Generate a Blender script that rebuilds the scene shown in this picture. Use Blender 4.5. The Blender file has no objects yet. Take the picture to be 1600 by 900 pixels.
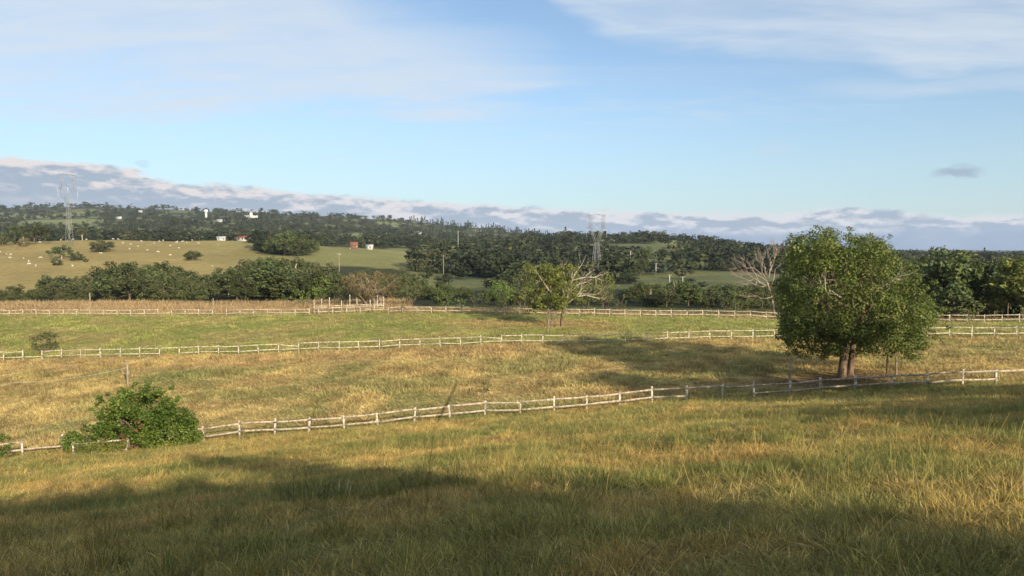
import bpy, math, random
import numpy as np
from mathutils import Vector, Matrix

random.seed(7)
RNG = np.random.default_rng(7)
SC = bpy.context.scene
COL = SC.collection

# ------------------------------------------------------------------ camera
F_PX, PITCH = 1150.0, math.radians(3.24)
cam_d = bpy.data.cameras.new("camera")
cam = bpy.data.objects.new("camera", cam_d)
COL.objects.link(cam)
cam.location = (0, 0, 0)
cam.rotation_euler = (math.pi / 2 - PITCH, 0, 0)
cam_d.sensor_width = 36.0
cam_d.lens = F_PX / 1600 * 36.0
cam_d.clip_start = 0.1
cam_d.clip_end = 40000
cam_d.dof.use_dof = True
cam_d.dof.focus_distance = 45.0
cam_d.dof.aperture_fstop = 8.0
SC.camera = cam

# ------------------------------------------------------------------ sun and sky
SUN_EL, SUN_AZ = math.radians(19.0), math.radians(150.0)
sun_dir = Vector((math.sin(SUN_AZ) * math.cos(SUN_EL), math.cos(SUN_AZ) * math.cos(SUN_EL), math.sin(SUN_EL)))
sd = bpy.data.lights.new("sun", 'SUN')
sd.energy = 5.0
sd.angle = math.radians(0.6)
sd.color = (1.0, 0.87, 0.68)
sun = bpy.data.objects.new("sun", sd)
COL.objects.link(sun)
sun.rotation_euler = (-sun_dir).to_track_quat('-Z', 'Y').to_euler()

SC.view_settings.view_transform = 'Standard'
SC.view_settings.look = 'None'
SC.view_settings.gamma = 1.0
SC.view_settings.exposure = 0.62
HAZE = 0.00006
SC.cycles.max_bounces = 5
SC.cycles.diffuse_bounces = 2
SC.cycles.transmission_bounces = 3
SC.cycles.transparent_max_bounces = 4
SC.cycles.volume_bounces = 0
SC.cycles.sample_clamp_indirect = 3.0


class NT:
    """tiny helper round a node tree"""
    def __init__(self, tree):
        self.t = tree

    def n(self, kind, **kw):
        nd = self.t.nodes.new(kind)
        for k, v in kw.items():
            setattr(nd, k, v)
        return nd

    def link(self, a, b):
        self.t.links.new(a, b)

    def put(self, sock, v):
        if hasattr(v, 'is_output'):
            self.link(v, sock)
        else:
            sock.default_value = v

    def m(self, op, a, b=0.0, c=0.0, clamp=False):
        nd = self.n('ShaderNodeMath', operation=op, use_clamp=clamp)
        for i, v in enumerate((a, b, c)):
            self.put(nd.inputs[i], v)
        return nd.outputs[0]

    def sstep(self, lo, hi, x):
        nd = self.n('ShaderNodeMapRange', interpolation_type='SMOOTHSTEP')
        self.put(nd.inputs[0], x)
        self.put(nd.inputs[1], lo)
        self.put(nd.inputs[2], hi)
        return nd.outputs[0]

    def mix(self, f, a, b, mode='MIX'):
        nd = self.n('ShaderNodeMix', data_type='RGBA', blend_type=mode)
        self.put(nd.inputs[0], f)
        self.put(nd.inputs[6], a)
        self.put(nd.inputs[7], b)
        return nd.outputs[2]

    def noise(self, vec, scale, detail=3.0, rough=0.55, dist=0.0):
        nd = self.n('ShaderNodeTexNoise')
        if vec is not None:
            self.link(vec, nd.inputs['Vector'])
        nd.inputs['Scale'].default_value = scale
        nd.inputs['Detail'].default_value = detail
        nd.inputs['Roughness'].default_value = rough
        nd.inputs['Distortion'].default_value = dist
        return nd.outputs[0]

    def curve(self, x, pts):
        nd = self.n('ShaderNodeFloatCurve')
        c = nd.mapping.curves[0]
        while len(c.points) < len(pts):
            c.points.new(0.5, 0.5)
        for p, (a, b) in zip(c.points, pts):
            p.location = (a, b)
            p.handle_type = 'AUTO_CLAMPED'
        nd.mapping.use_clip = False
        nd.mapping.update()
        self.put(nd.inputs['Value'], x)
        return nd.outputs[0]

    def comb(self, x, y, z):
        nd = self.n('ShaderNodeCombineXYZ')
        for i, v in enumerate((x, y, z)):
            self.put(nd.inputs[i], v)
        return nd.outputs[0]


def build_world():
    w = bpy.data.worlds.new("World")
    SC.world = w
    w.use_nodes = True
    t = w.node_tree
    t.nodes.clear()
    N = NT(t)
    out = N.n('ShaderNodeOutputWorld')
    bg = N.n('ShaderNodeBackground')
    bg.inputs[1].default_value = 0.112
    N.link(bg.outputs[0], out.inputs[0])
    sky = N.n('ShaderNodeTexSky', sky_type='NISHITA')
    sky.sun_disc = False
    sky.sun_elevation = SUN_EL
    sky.sun_rotation = SUN_AZ
    sky.altitude = 600
    sky.air_density = 1.0
    sky.dust_density = 0.6
    sky.ozone_density = 1.6
    tc = N.n('ShaderNodeTexCoord')
    sep = N.n('ShaderNodeSeparateXYZ')
    N.link(tc.outputs['Generated'], sep.inputs[0])
    x, y, z = sep.outputs
    hyp = N.m('SQRT', N.m('ADD', N.m('MULTIPLY', x, x), N.m('MULTIPLY', y, y)))
    el = N.m('DIVIDE', z, hyp)                        # tangent of the elevation
    az = N.m('ARCTAN2', x, y)                         # 0 straight ahead, grows to the right
    a01 = N.m('ADD', N.m('MULTIPLY', az, 1 / (2 * math.pi)), 0.5)

    def A(px):
        return math.atan((px - 800) / F_PX) / (2 * math.pi) + 0.5

    def E(px, py):                                    # elevation tangent of a direction
        return (385 - py) / math.hypot(F_PX, px - 800)

    def edge(pts, k=1.0, lo=None, hi=None):
        q = [(A(px), E(px, py) * k) for px, py in pts]
        q = [(0.0, q[0][1] if lo is None else lo)] + q + [(1.0, q[-1][1] if hi is None else hi)]
        return N.curve(a01, q)

    # --- thin high veil: soft, streaky
    zz = N.m('ADD', z, 0.16)
    pv = N.comb(N.m('DIVIDE', x, zz), N.m('MULTIPLY', N.m('DIVIDE', y, zz), 1.0), 0.0)
    mp = N.n('ShaderNodeMapping')
    mp.inputs['Rotation'].default_value = (0, 0, math.radians(24))
    mp.inputs['Scale'].default_value = (0.55, 1.7, 1)
    N.link(pv, mp.inputs[0])
    n1 = N.noise(mp.outputs[0], 1.6, 7, 0.58, 0.5)
    n2 = N.noise(mp.outputs[0], 5.0, 7, 0.6, 0.5)
    wob = N.m('ADD', N.m('MULTIPLY', N.m('SUBTRACT', n1, 0.5), 0.16), N.m('MULTIPLY', N.m('SUBTRACT', n2, 0.5), 0.05))
    ew = N.m('ADD', el, wob)
    # left veil between a lower and an upper edge
    lo1 = edge([(-250, 190), (0, 195), (300, 185), (520, 180), (660, 205), (760, 195), (850, 165), (900, 135), (960, 128)])
    hi1 = edge([(-250, -300), (350, -120), (500, -30), (590, 20), (680, 45), (770, 75), (850, 100), (910, 125), (960, 128)], hi=0.2)
    veil1 = N.m('MULTIPLY', N.sstep(N.m('SUBTRACT', lo1, 0.02), N.m('ADD', lo1, 0.035), ew),
                N.sstep(N.m('ADD', hi1, 0.045), N.m('SUBTRACT', hi1, 0.055), ew))
    veil1 = N.m('MULTIPLY', veil1, N.sstep(0.02, 0.48, N.m('ADD', N.m('MULTIPLY', n1, 0.75), N.m('MULTIPLY', n2, 0.28))))
    # right veil above a lower edge
    lo2 = edge([(780, -60), (840, 0), (900, 48), (980, 80), (1100, 92), (1250, 98), (1380, 118), (1480, 138), (1600, 128), (1800, 120)], lo=0.6)
    veil2 = N.m('MULTIPLY', N.sstep(N.m('SUBTRACT', lo2, 0.005), N.m('ADD', lo2, 0.03), N.m('ADD', el, N.m('MULTIPLY', wob, 0.35))),
                N.sstep(0.05, 0.6, N.m('ADD', N.m('MULTIPLY', n1, 0.7), N.m('MULTIPLY', n2, 0.3))))
    c1 = edge([(900, 160), (1100, 150), (1300, 140), (1420, 146), (1560, 134), (1700, 132)])
    veil3 = N.m('MULTIPLY', N.sstep(0.022, 0.0, N.m('ABSOLUTE', N.m('SUBTRACT', N.m('ADD', el, N.m('MULTIPLY', wob, 0.25)), c1))),
                N.m('MULTIPLY', N.sstep(A(1180), A(1400), a01), 0.55))
    c2 = edge([(600, 235), (900, 190), (1100, 165), (1300, 150)])
    veil4 = N.m('MULTIPLY', N.sstep(0.05, 0.0, N.m('ABSOLUTE', N.m('SUBTRACT', N.m('ADD', el, N.m('MULTIPLY', wob, 0.6)), c2))),
                N.m('MULTIPLY', N.sstep(0.35, 0.75, n2), 0.45))
    veil = N.m('MAXIMUM', N.m('MULTIPLY', veil1, 0.95), N.m('MAXIMUM', N.m('MULTIPLY', veil2, 0.86), N.m('MAXIMUM', veil3, veil4)))
    veil = N.m('MULTIPLY', veil, N.sstep(0.05, 0.16, el))

    # --- the bank of low cumulus along the horizon
    cu = N.comb(N.m('MULTIPLY', az, 1.0), N.m('MULTIPLY', el, 2.6), 0.0)
    b1 = N.noise(cu, 5.0, 6, 0.6, 0.3)
    b2 = N.noise(cu, 16.0, 5, 0.62, 0.2)
    b3 = N.noise(cu, 46.0, 4, 0.6, 0.2)
    bil = N.m('ADD', N.m('MULTIPLY', N.m('SUBTRACT', b1, 0.5), 0.034),
              N.m('ADD', N.m('MULTIPLY', N.m('SUBTRACT', b2, 0.5), 0.022), N.m('MULTIPLY', N.m('SUBTRACT', b3, 0.5), 0.010)))
    top = edge([(-400, 228), (0, 244), (120, 252), (230, 272), (320, 284), (440, 292), (560, 300), (690, 314), (800, 318), (920, 325), (1050, 326),
                (1200, 328), (1330, 326), (1450, 330), (1560, 330), (1700, 328)])
    depth = N.m('SUBTRACT', top, N.m('ADD', el, bil))          # >0 inside the bank
    soft = N.m('ADD', 0.006, N.m('MULTIPLY', b1, 0.006))
    bank = N.sstep(0.0, soft, depth)
    # sunlit tops and grey-blue bellies: where the cloud thins upward it is light
    cs = N.comb(N.m('MULTIPLY', az, 1.0), N.m('MULTIPLY', el, 3.0), 0.0)
    cs2 = N.comb(N.m('MULTIPLY', az, 1.0), N.m('MULTIPLY', N.m('ADD', el, 0.006), 3.0), 0.0)
    r1, r2 = N.noise(cs, 15.0, 6, 0.58, 0.0), N.noise(cs2, 15.0, 6, 0.58, 0.0)
    relief = N.m('MULTIPLY', N.m('SUBTRACT', r1, r2), 5.5)
    layer = N.sstep(0.40, 0.62, r1)
    lit = N.m('ADD', relief, N.m('ADD', N.m('MULTIPLY', N.sstep(0.026, 0.002, depth), 0.95), N.m('MULTIPLY', N.m('SUBTRACT', layer, 0.38), 0.6)))
    lit = N.m('MULTIPLY', lit, N.m('ADD', 0.25, N.m('MULTIPLY', N.sstep(0.050, 0.022, depth), 0.9)))
    lit = N.m('MULTIPLY', lit, N.sstep(0.008, 0.026, el), clamp=True)
    warm = N.sstep(A(900), A(100), a01)

    def rgb(c, k=1.0):
        return (c[0] * k, c[1] * k, c[2] * k, 1)

    belly = N.mix(N.sstep(0.004, 0.035, el), rgb((1.35, 1.95, 2.95)), rgb((2.25, 2.75, 3.4)))
    belly = N.mix(N.m('MULTIPLY', N.sstep(0.35, 0.7, b2), 0.5), belly, rgb((2.55, 2.95, 3.45)))
    crest = N.mix(warm, rgb((4.75, 4.7, 4.85)), rgb((4.85, 4.5, 4.4)))
    bankc = N.mix(lit, belly, crest)

    # small dark puff and faint wisps
    def puff(px, py, w, h):
        da = N.m('DIVIDE', N.m('SUBTRACT', a01, A(px)), w / F_PX / (2 * math.pi))
        de = N.m('DIVIDE', N.m('SUBTRACT', N.m('ADD', el, N.m('MULTIPLY', N.m('SUBTRACT', b3, 0.5), 0.02)), E(px, py)), h / F_PX)
        rr = N.m('SQRT', N.m('ADD', N.m('MULTIPLY', da, da), N.m('MULTIPLY', de, de)))
        return N.sstep(1.0, 0.25, rr)
    base = N.mix(1.0, sky.outputs[0], (.82, .90, .95, 1), 'MULTIPLY')
    # whiter air towards the horizon
    base = N.mix(N.m('MULTIPLY', N.sstep(0.22, 0.04, el), 0.5), base, rgb((2.75, 3.75, 4.3)))
    streak = N.sstep(.30, .72, N.m('ADD', N.m('MULTIPLY', n1, .45), N.m('MULTIPLY', n2, .55)))
    base = N.mix(.12, base, rgb((3.6, 4.1, 4.6)))
    c = N.mix(N.m('MULTIPLY', veil, N.m('ADD', .50, N.m('MULTIPLY', streak, .50))), base, rgb((4.1, 4.55, 5.05)))
    c = N.mix(N.m('MULTIPLY', puff(1490, 270, 38, 11), 0.75), c, rgb((2.0, 2.45, 3.2)))
    c = N.mix(N.m('MULTIPLY', puff(1205, 235, 40, 14), 0.35), c, rgb((3.6, 4.1, 4.9)))
    c = N.mix(N.m('MULTIPLY', puff(226, 257, 14, 5), 0.25), c, rgb((2.3, 2.8, 3.4)))
    c = N.mix(bank, c, bankc)
    N.link(c, bg.inputs[0])


build_world()

# ------------------------------------------------------------------ small maths
CP, SP = math.cos(PITCH), math.sin(PITCH)


def at(px, py, Y):
    """the point of the sight line through a photograph pixel at depth Y"""
    xc, yc = (px - 800) / F_PX, -(py - 450) / F_PX
    k = Y / (CP + yc * SP)
    return np.array([xc * k, Y, (yc * CP - SP) * k])


def zslope(py):
    yc = -(py - 450) / F_PX
    return (yc * CP - SP) / (CP + yc * SP)


def hash2(ix, iy, s):
    h = (ix.astype(np.int64) * 374761393 + iy.astype(np.int64) * 668265263 + s * 974711) & 0x7fffffff
    h = ((h ^ (h >> 13)) * 1274126177) & 0x7fffffff
    return ((h ^ (h >> 16)) & 0xffff) / 65535.0


def vnoise(x, y, s=0):
    x, y = np.asarray(x, float), np.asarray(y, float)
    ix, iy = np.floor(x), np.floor(y)
    fx, fy = x - ix, y - iy
    fx, fy = fx * fx * (3 - 2 * fx), fy * fy * (3 - 2 * fy)
    a, b = hash2(ix, iy, s), hash2(ix + 1, iy, s)
    c, d = hash2(ix, iy + 1, s), hash2(ix + 1, iy + 1, s)
    return (a + (b - a) * fx) * (1 - fy) + (c + (d - c) * fx) * fy


def fbm(x, y, s=0, o=4):
    v, amp, tot = 0, 1.0, 0
    for i in range(o):
        v = v + amp * vnoise(x * 2 ** i + i * 17.3, y * 2 ** i - i * 9.1, s + i)
        tot += amp
        amp *= 0.5
    return v / tot


def smooth(lo, hi, x):
    t = np.clip((x - lo) / (hi - lo), 0, 1)
    return t * t * (3 - 2 * t)


# ------------------------------------------------------------------ the lie of the land
PXK = [-200, 0, 150, 300, 450, 600, 750, 900, 1050, 1200, 1400, 1600, 1800]
# heights (m) near: keyed by depth
NEAR = {
    51:  [-15.9, -15.3, -14.6, -14.0, -13.5, -12.9, -12.3, -11.85, -11.3, -10.75, -10.2, -9.8, -9.3],
    70:  [-15.9, -15.3, -14.6, -14.0, -13.4, -12.8, -12.3, -11.9, -11.3, -10.7, -10.2, -9.9, -9.5],
    90:  [-15.6, -15.2, -14.5, -13.85, -13.1, -12.6, -12.15, -11.8, -11.2, -10.8, -10.3, -10.0, -9.8],
    108: [-14.5, -14.0, -13.5, -13.1, -12.6, -12.0, -11.7, -11.6, -11.2, -11.0, -11.0, -11.0, -10.8],
    118: [-13.9, -13.4, -13.1, -12.8, -12.4, -11.7, -11.4, -11.4, -11.2, -11.15, -11.4, -11.8, -12],
    135: [-13.2, -12.9, -12.7, -12.6, -12.4, -11.6, -11.3, -11.6, -11.8, -12.0, -12.4, -12.9, -13],
    170: [-13.0, -12.9, -12.9, -12.9, -13.0, -12.6, -12.6, -13.0, -13.4, -13.6, -14.0, -14.5, -15],
}
# farther: image height of the ground along each column
FAR = {
    220:  [478, 475, 477, 478, 472, 462, 455, 452, 453, 456, 466, 474, 475],
    300:  [458, 455, 457, 458, 455, 448, 447, 450, 450, 450, 458, 466, 466],
    400:  [412, 410, 411, 413, 418, 424, 432, 437, 433, 435, 444, 452, 452],
    500:  [388, 387, 383, 386, 392, 402, 416, 424, 412, 420, 430, 437, 437],
    560:  [380, 379, 372, 374, 378, 394, 408, 412, 405, 412, 420, 426, 426],
    620:  [382, 381, 377, 377, 378, 391, 402, 398, 395, 407, 414, 419, 419],
    720:  [384, 383, 381, 380, 386, 390, 395, 386, 385, 402, 409, 413, 413],
    1000: [372, 373, 371, 371, 374, 381, 383, 369, 373, 398, 404, 407, 407],
    1500: [345, 347, 344, 347, 354, 362, 371, 374, 386, 395, 401, 403, 403],
    2200: [326, 327, 325, 328, 336, 342, 356, 374, 388, 394, 399, 401, 401],
    3000: [340, 340, 340, 340, 345, 350, 362, 378, 388, 393, 397, 398.5, 398],
    5000: [380, 380, 380, 380, 380, 382, 384, 386, 388, 392, 394, 395, 395],
    12000: [387, 387, 387, 387, 387, 387, 387, 387.5, 388, 389, 389, 389, 389],
}
_D = [0.3] + sorted(NEAR) + sorted(FAR)
_cols = np.linspace(-200, 1800, 161)
_ld = np.linspace(math.log(0.3), math.log(12000), 500)
_tab = np.zeros((len(_D), len(_cols)))
for _i, _d in enumerate(_D):
    if _d == 0.3:
        row = [-1.75] * len(PXK)
    elif _d in NEAR:
        row = NEAR[_d]
    else:
        row = [zslope(v) * _d for v in FAR[_d]]
    _tab[_i] = np.interp(_cols, PXK, row)
_G = np.zeros((len(_ld), len(_cols)))
for _j in range(len(_cols)):
    d_ = np.exp(_ld)
    _G[:, _j] = np.interp(d_, _D, _tab[:, _j])        # straight between knots in real distance


def _blur(a, axis, k):
    w = np.exp(-0.5 * (np.arange(-3 * k, 3 * k + 1) / k) ** 2)
    w /= w.sum()
    p = np.pad(a, [(3 * k, 3 * k) if i == axis else (0, 0) for i in range(2)], mode='edge')
    return np.apply_along_axis(lambda v: np.convolve(v, w, 'valid'), axis, p)


_G = _blur(_blur(_G, 0, 2), 1, 4)


def polar(x, y):
    th = np.arctan2(x, y)
    tc = np.clip(th, -0.72, 0.72)
    r = np.hypot(x, y)
    return th, r, r * np.cos(tc), 800 + F_PX * np.tan(tc)


def H(x, y):
    x, y = np.asarray(x, float), np.asarray(y, float)
    th, r, d, px = polar(x, y)
    fi = np.clip((np.log(np.maximum(d, 0.31)) - _ld[0]) / (_ld[1] - _ld[0]), 0, len(_ld) - 1.001)
    fj = np.clip((px - _cols[0]) / (_cols[1] - _cols[0]), 0, len(_cols) - 1.001)
    i, j = fi.astype(int), fj.astype(int)
    a, b = fi - i, fj - j
    z = (_G[i, j] * (1 - a) + _G[i + 1, j] * a) * (1 - b) + (_G[i, j + 1] * (1 - a) + _G[i + 1, j + 1] * a) * b
    back = -1.75 + 0.03 * np.minimum(r, 400)
    w = smooth(0.75, 1.9, np.abs(th))
    z = z * (1 - w) + back * w
    near = smooth(0, 8, d)
    z = z + (fbm(x / 3.1, y / 3.1, 11, 3) - 0.5) * 0.30 * near + (fbm(x / 11, y / 11, 21, 2) - 0.5) * 0.5 * near * smooth(150, 60, d)
    z = z + (fbm(x / 70, y / 70, 31, 3) - 0.5) * np.clip((d - 200) * 0.012, 0, 9)
    z = z + (fbm(x / 420, y / 420, 41, 3) - 0.5) * np.clip((d - 700) * 0.018, 0, 34)
    return z


def Hs(x, y):
    return float(H(np.array([x]), np.array([y]))[0])


def hit(px, py, d0=5.0, d1=9000.0):
    """where the sight line through a pixel first meets the ground beyond depth d0"""
    ds = np.exp(np.linspace(math.log(d0), math.log(d1), 1500))
    p0 = at(px, py, 1.0)
    dz = p0[2] * ds - H(p0[0] * ds, ds)
    k = np.where(dz < 0)[0]
    if len(k) == 0:
        k = [int(np.argmin(dz))]
    d = ds[k[0]]
    return np.array([p0[0] * d, d, Hs(p0[0] * d, d)])


def ground(px, d):
    x = (px - 800) / F_PX * d
    return np.array([x, d, Hs(x, d)])


# ------------------------------------------------------------------ what covers the land (base colours, some with shade put in)
STRAW, OCHRE, GREEN, OLIVE = np.array([.50, .375, .14]), np.array([.37, .265, .10]), np.array([.130, .163, .046]), np.array([.258, .242, .08])
RUST, DIRT, LUSH, DARK = np.array([.255, .18, .10]), np.array([.30, .19, .10]), np.array([.255, .27, .068]), np.array([.030, .038, .016])
PAST, PASTR, FIELD = np.array([.365, .28, .108]), np.array([.13, .145, .065]), np.array([.21, .22, .08])  # PASTR is dark: cloud shade over the right pastures put into the colour


def in_view_px(x, y):
    _, _, d, px = polar(x, y)
    return px, d


def band(v, lo, hi, e):
    return smooth(lo - e, lo + e, v) * (1 - smooth(hi - e, hi + e, v))


MIDF = [(-250, 97), (0, 95), (400, 91), (700, 90), (1000, 87), (1300, 84), (1600, 81), (1900, 79)]
BACKF = [(-250, 138), (0, 137), (400, 133), (700, 126), (900, 121), (1100, 116), (1200, 113), (1500, 106), (1600, 104), (1900, 99)]


def fence_d(tab, px):
    return np.interp(px, [a for a, _ in tab], [b for _, b in tab])


def wooded(x, y):
    """0..1, where woods stand beyond the paddocks"""
    px, d = in_view_px(x, y)
    n = fbm(x / 90, y / 90, 61, 3)
    w = np.zeros_like(px)
    # left valley wood
    top = np.interp(px, [-200, 0, 60, 200, 320, 420, 560, 700], [255, 262, 275, 335, 318, 390, 420, 400])
    w = np.maximum(w, band(d, 178, top, 8) * (1 - smooth(600, 680, px)))
    # middle and right valley wood
    w = np.maximum(w, band(d, 150, 230, 10) * band(px, 640, 1190, 30))
    w = np.maximum(w, band(d, 118, 260, 8) * smooth(1420, 1470, px))
    # clump on the pasture's shoulder, woods right of the pylon
    w = np.maximum(w, band(d, 470, 540, 16) * band(px, 396, 490, 16) * smooth(.25, .45, fbm(x / 14, y / 14, 181, 2)))
    w = np.maximum(w, band(d, 450, 660, 30) * band(px, 1065, 1400, 40))
    w = np.maximum(w, band(d, 330, 520, 25) * band(px, 640, 850, 30) * smooth(.30, .40, n))
    w = np.maximum(w, band(d, 440, 650, 25) * band(px, 770, 985, 30) * smooth(.30, .40, n))
    # far hills
    far = smooth(640, 690, d)
    w = np.maximum(w, far * smooth(.36, .44, n + .05) * (.35 + .65 * smooth(.3, .45, fbm(x / 45, y / 45, 141, 2))))
    w = np.maximum(w, .5 * band(d, 255, 640, 20) * band(px, 640, 1090, 20) * smooth(.60, .68, fbm(x / 22, y / 22, 171, 2)))
    # clearings
    w = w * (1 - band(px, 820, 1085, 25) * band(d, 640, 770, 25))
    w = w * (1 - band(px, 30, 165, 25) * band(d, 1250, 1520, 60))
    w = w * (1 - band(px, -40, 70, 20) * band(d, 850, 990, 30))
    return np.clip(w, 0, 1)


def cover(x, y, under=False):
    px, d = in_view_px(x, y)
    n1, n2, n3 = fbm(x / 4.2, y / 4.2, 71, 4), fbm(x / 1.6, y / 1.6, 81, 3), fbm(x / 28, y / 28, 91, 3)
    k = lambda a: a[..., None]
    c = OCHRE * k(1 - smooth(.42, .62, n2)) + STRAW * k(smooth(.42, .62, n2))
    g = smooth(.40, .62, n1 * .7 + n2 * .3) * .88
    c = c * k(1 - g) + (GREEN * .55 + OLIVE * .45) * k(g)
    nr_ = (1 - smooth(8, 15, d)) * .45
    c = c * k(1 - nr_) + (OLIVE * .85 + STRAW * .18) * k(nr_)
    # the paddock between the near and the middle fence: drier
    pad = smooth(53, 56, d)
    cp = OCHRE * k(1 - smooth(.4, .6, n2)) * .98 + STRAW * k(smooth(.4, .6, n2)) * .95
    gp = smooth(.47, .66, n1) * .8
    cp = cp * k(1 - gp) + OLIVE * k(gp)
    c = c * k(1 - pad) + cp * k(pad)
    # green streaks in it
    for (ax, ay, w_, h_) in ((285, 586, 60, 5), (170, 583, 38, 4), (70, 585, 28, 4), (505, 668, 26, 3)):
        q = at(ax, ay, 1.0)
        dd = -Hs(q[0] * 75, 75) / -q[2]
        gx = q[0] * dd
        e = np.exp(-(((x - gx) / (w_ / F_PX * dd)) ** 2 + ((y - dd) / (h_ * .5)) ** 2))
        c = c * k(1 - .85 * e) + np.array([.10, .15, .03]) * k(.85 * e)
    fm, fb = fence_d(MIDF, px), fence_d(BACKF, px)
    # bare strip in front of the middle fence
    s = band(d, fm - 9, fm - 1, 2.5) * (1 - smooth(760, 900, px)) * smooth(.35, .55, n1)
    c = c * k(1 - .6 * s) + (np.array([.44, .27, .125])) * k(.6 * s)
    # greener meadow between middle and back fence
    lush = smooth(fm - .3, fm + 1.5, d)
    cl = LUSH * k(1 - smooth(.45, .65, n1)) + (OLIVE * .7 + STRAW * .3) * k(smooth(.45, .65, n1))
    c = c * k(1 - lush) + cl * k(lush)
    tr = band(d, fb - 17, fb - 9, 2.5) * band(px, 700, 960, 60)
    c = c * k(1 - .65 * tr) + np.array([.46, .29, .13]) * k(.65 * tr)
    # rusty tall grass behind the back fence
    ru = smooth(fb + .5, fb + 3, d)
    c = c * k(1 - ru) + (RUST * k(.7 + .5 * n2) + OLIVE * .2 * k(n1)) * k(1 - .35 * band(px, 250, 420, 25) * smooth(158, 166, d)) * np.array([1, .93, .9]) * k(ru)
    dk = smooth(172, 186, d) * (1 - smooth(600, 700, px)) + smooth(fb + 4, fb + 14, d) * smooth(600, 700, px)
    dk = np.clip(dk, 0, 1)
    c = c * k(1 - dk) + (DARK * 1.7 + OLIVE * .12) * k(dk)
    # pastures
    pl = smooth(250, 300, d) * (1 - smooth(660, 720, px))
    tint = PAST * k(.66 + .42 * n3 + .22 * fbm(x / 9, y / 9, 131, 3))
    gl = smooth(250, 520, px)
    tint = tint * k(1 - .75 * gl) + FIELD * k(.75 * gl * (.8 + .4 * n3))
    c = c * k(1 - pl) + tint * k(pl)
    pr = smooth(235, 290, d) * smooth(660, 720, px)
    c = c * k(1 - pr) + (PASTR * k(.6 + .45 * n3 + .35 * fbm(x / 11, y / 11, 151, 3)) + np.array([.05, .035, .0]) * k(smooth(.5, .7, fbm(x / 35, y / 35, 161, 2)))) * k(pr)
    fr = smooth(650, 800, d)
    nn = fbm(x / 160, y / 160, 101, 3)
    c = c * k(1 - fr) + (PASTR * 1.15 * k(.5 + 1.0 * nn) + np.array([.05, .045, .01]) * k(smooth(.45, .65, nn))) * k(fr)
    w = smooth(.3, .7, wooded(x, y)) * smooth(110, 122, d)
    c = c * k(1 - w) + (DARK * k(1 - smooth(250, 420, d) * .5) + OLIVE * k(smooth(250, 420, d) * .16)) * k(w)
    # trodden earth under the big tree
    e = np.exp(-(((x - 25.5) / 4.6) ** 2 + ((y - 57.2) / 2.6) ** 2))
    e = np.clip(e * 1.5, 0, 1) * (.6 + .4 * n2)
    c = c * k(1 - e) + np.array([.17, .10, .06]) * k(e)
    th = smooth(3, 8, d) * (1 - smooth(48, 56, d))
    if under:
        c = c * k(1 - .50 * th)  # near thatch darkened: shade between the blades put into the ground colour
    return np.clip(c, .008, .6)


# ------------------------------------------------------------------ object helpers
def tag(o, label=None, cat=None, group=None, kind=None):
    if label:
        o["label"] = label
    if cat:
        o["category"] = cat
    if group:
        o["group"] = group
    if kind:
        o["kind"] = kind
    return o


def empty(name, loc, rz=0.0):
    o = bpy.data.objects.new(name, None)
    COL.objects.link(o)
    o.location = loc
    o.rotation_euler = (0, 0, rz)
    o.empty_display_size = 0.3
    return o


def np_mesh(name, v, quads=None, tris=None, smooth_=False):
    me = bpy.data.meshes.new(name)
    v = np.asarray(v, np.float32)
    me.vertices.add(len(v))
    me.vertices.foreach_set("co", v.ravel())
    nq = 0 if quads is None else len(quads)
    nt = 0 if tris is None else len(tris)
    loops = np.concatenate([np.asarray(quads, np.int32).ravel() if nq else np.zeros(0, np.int32),
                            np.asarray(tris, np.int32).ravel() if nt else np.zeros(0, np.int32)])
    me.loops.add(len(loops))
    me.loops.foreach_set("vertex_index", loops.astype(np.int32))
    me.polygons.add(nq + nt)
    start = np.concatenate([np.arange(nq) * 4, nq * 4 + np.arange(nt) * 3]).astype(np.int32)
    me.polygons.foreach_set("loop_start", start)
    if smooth_:
        me.polygons.foreach_set("use_smooth", np.ones(nq + nt, bool))
    me.update(calc_edges=True)
    me.validate()
    return me


def link_mesh(name, me, mat=None, parent=None, loc=(0, 0, 0), rz=0.0):
    o = bpy.data.objects.new(name, me)
    COL.objects.link(o)
    if mat and not me.materials:
        me.materials.append(mat)
    o.location = loc
    o.rotation_euler = (0, 0, rz)
    if parent:
        o.parent = parent
    return o


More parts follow.
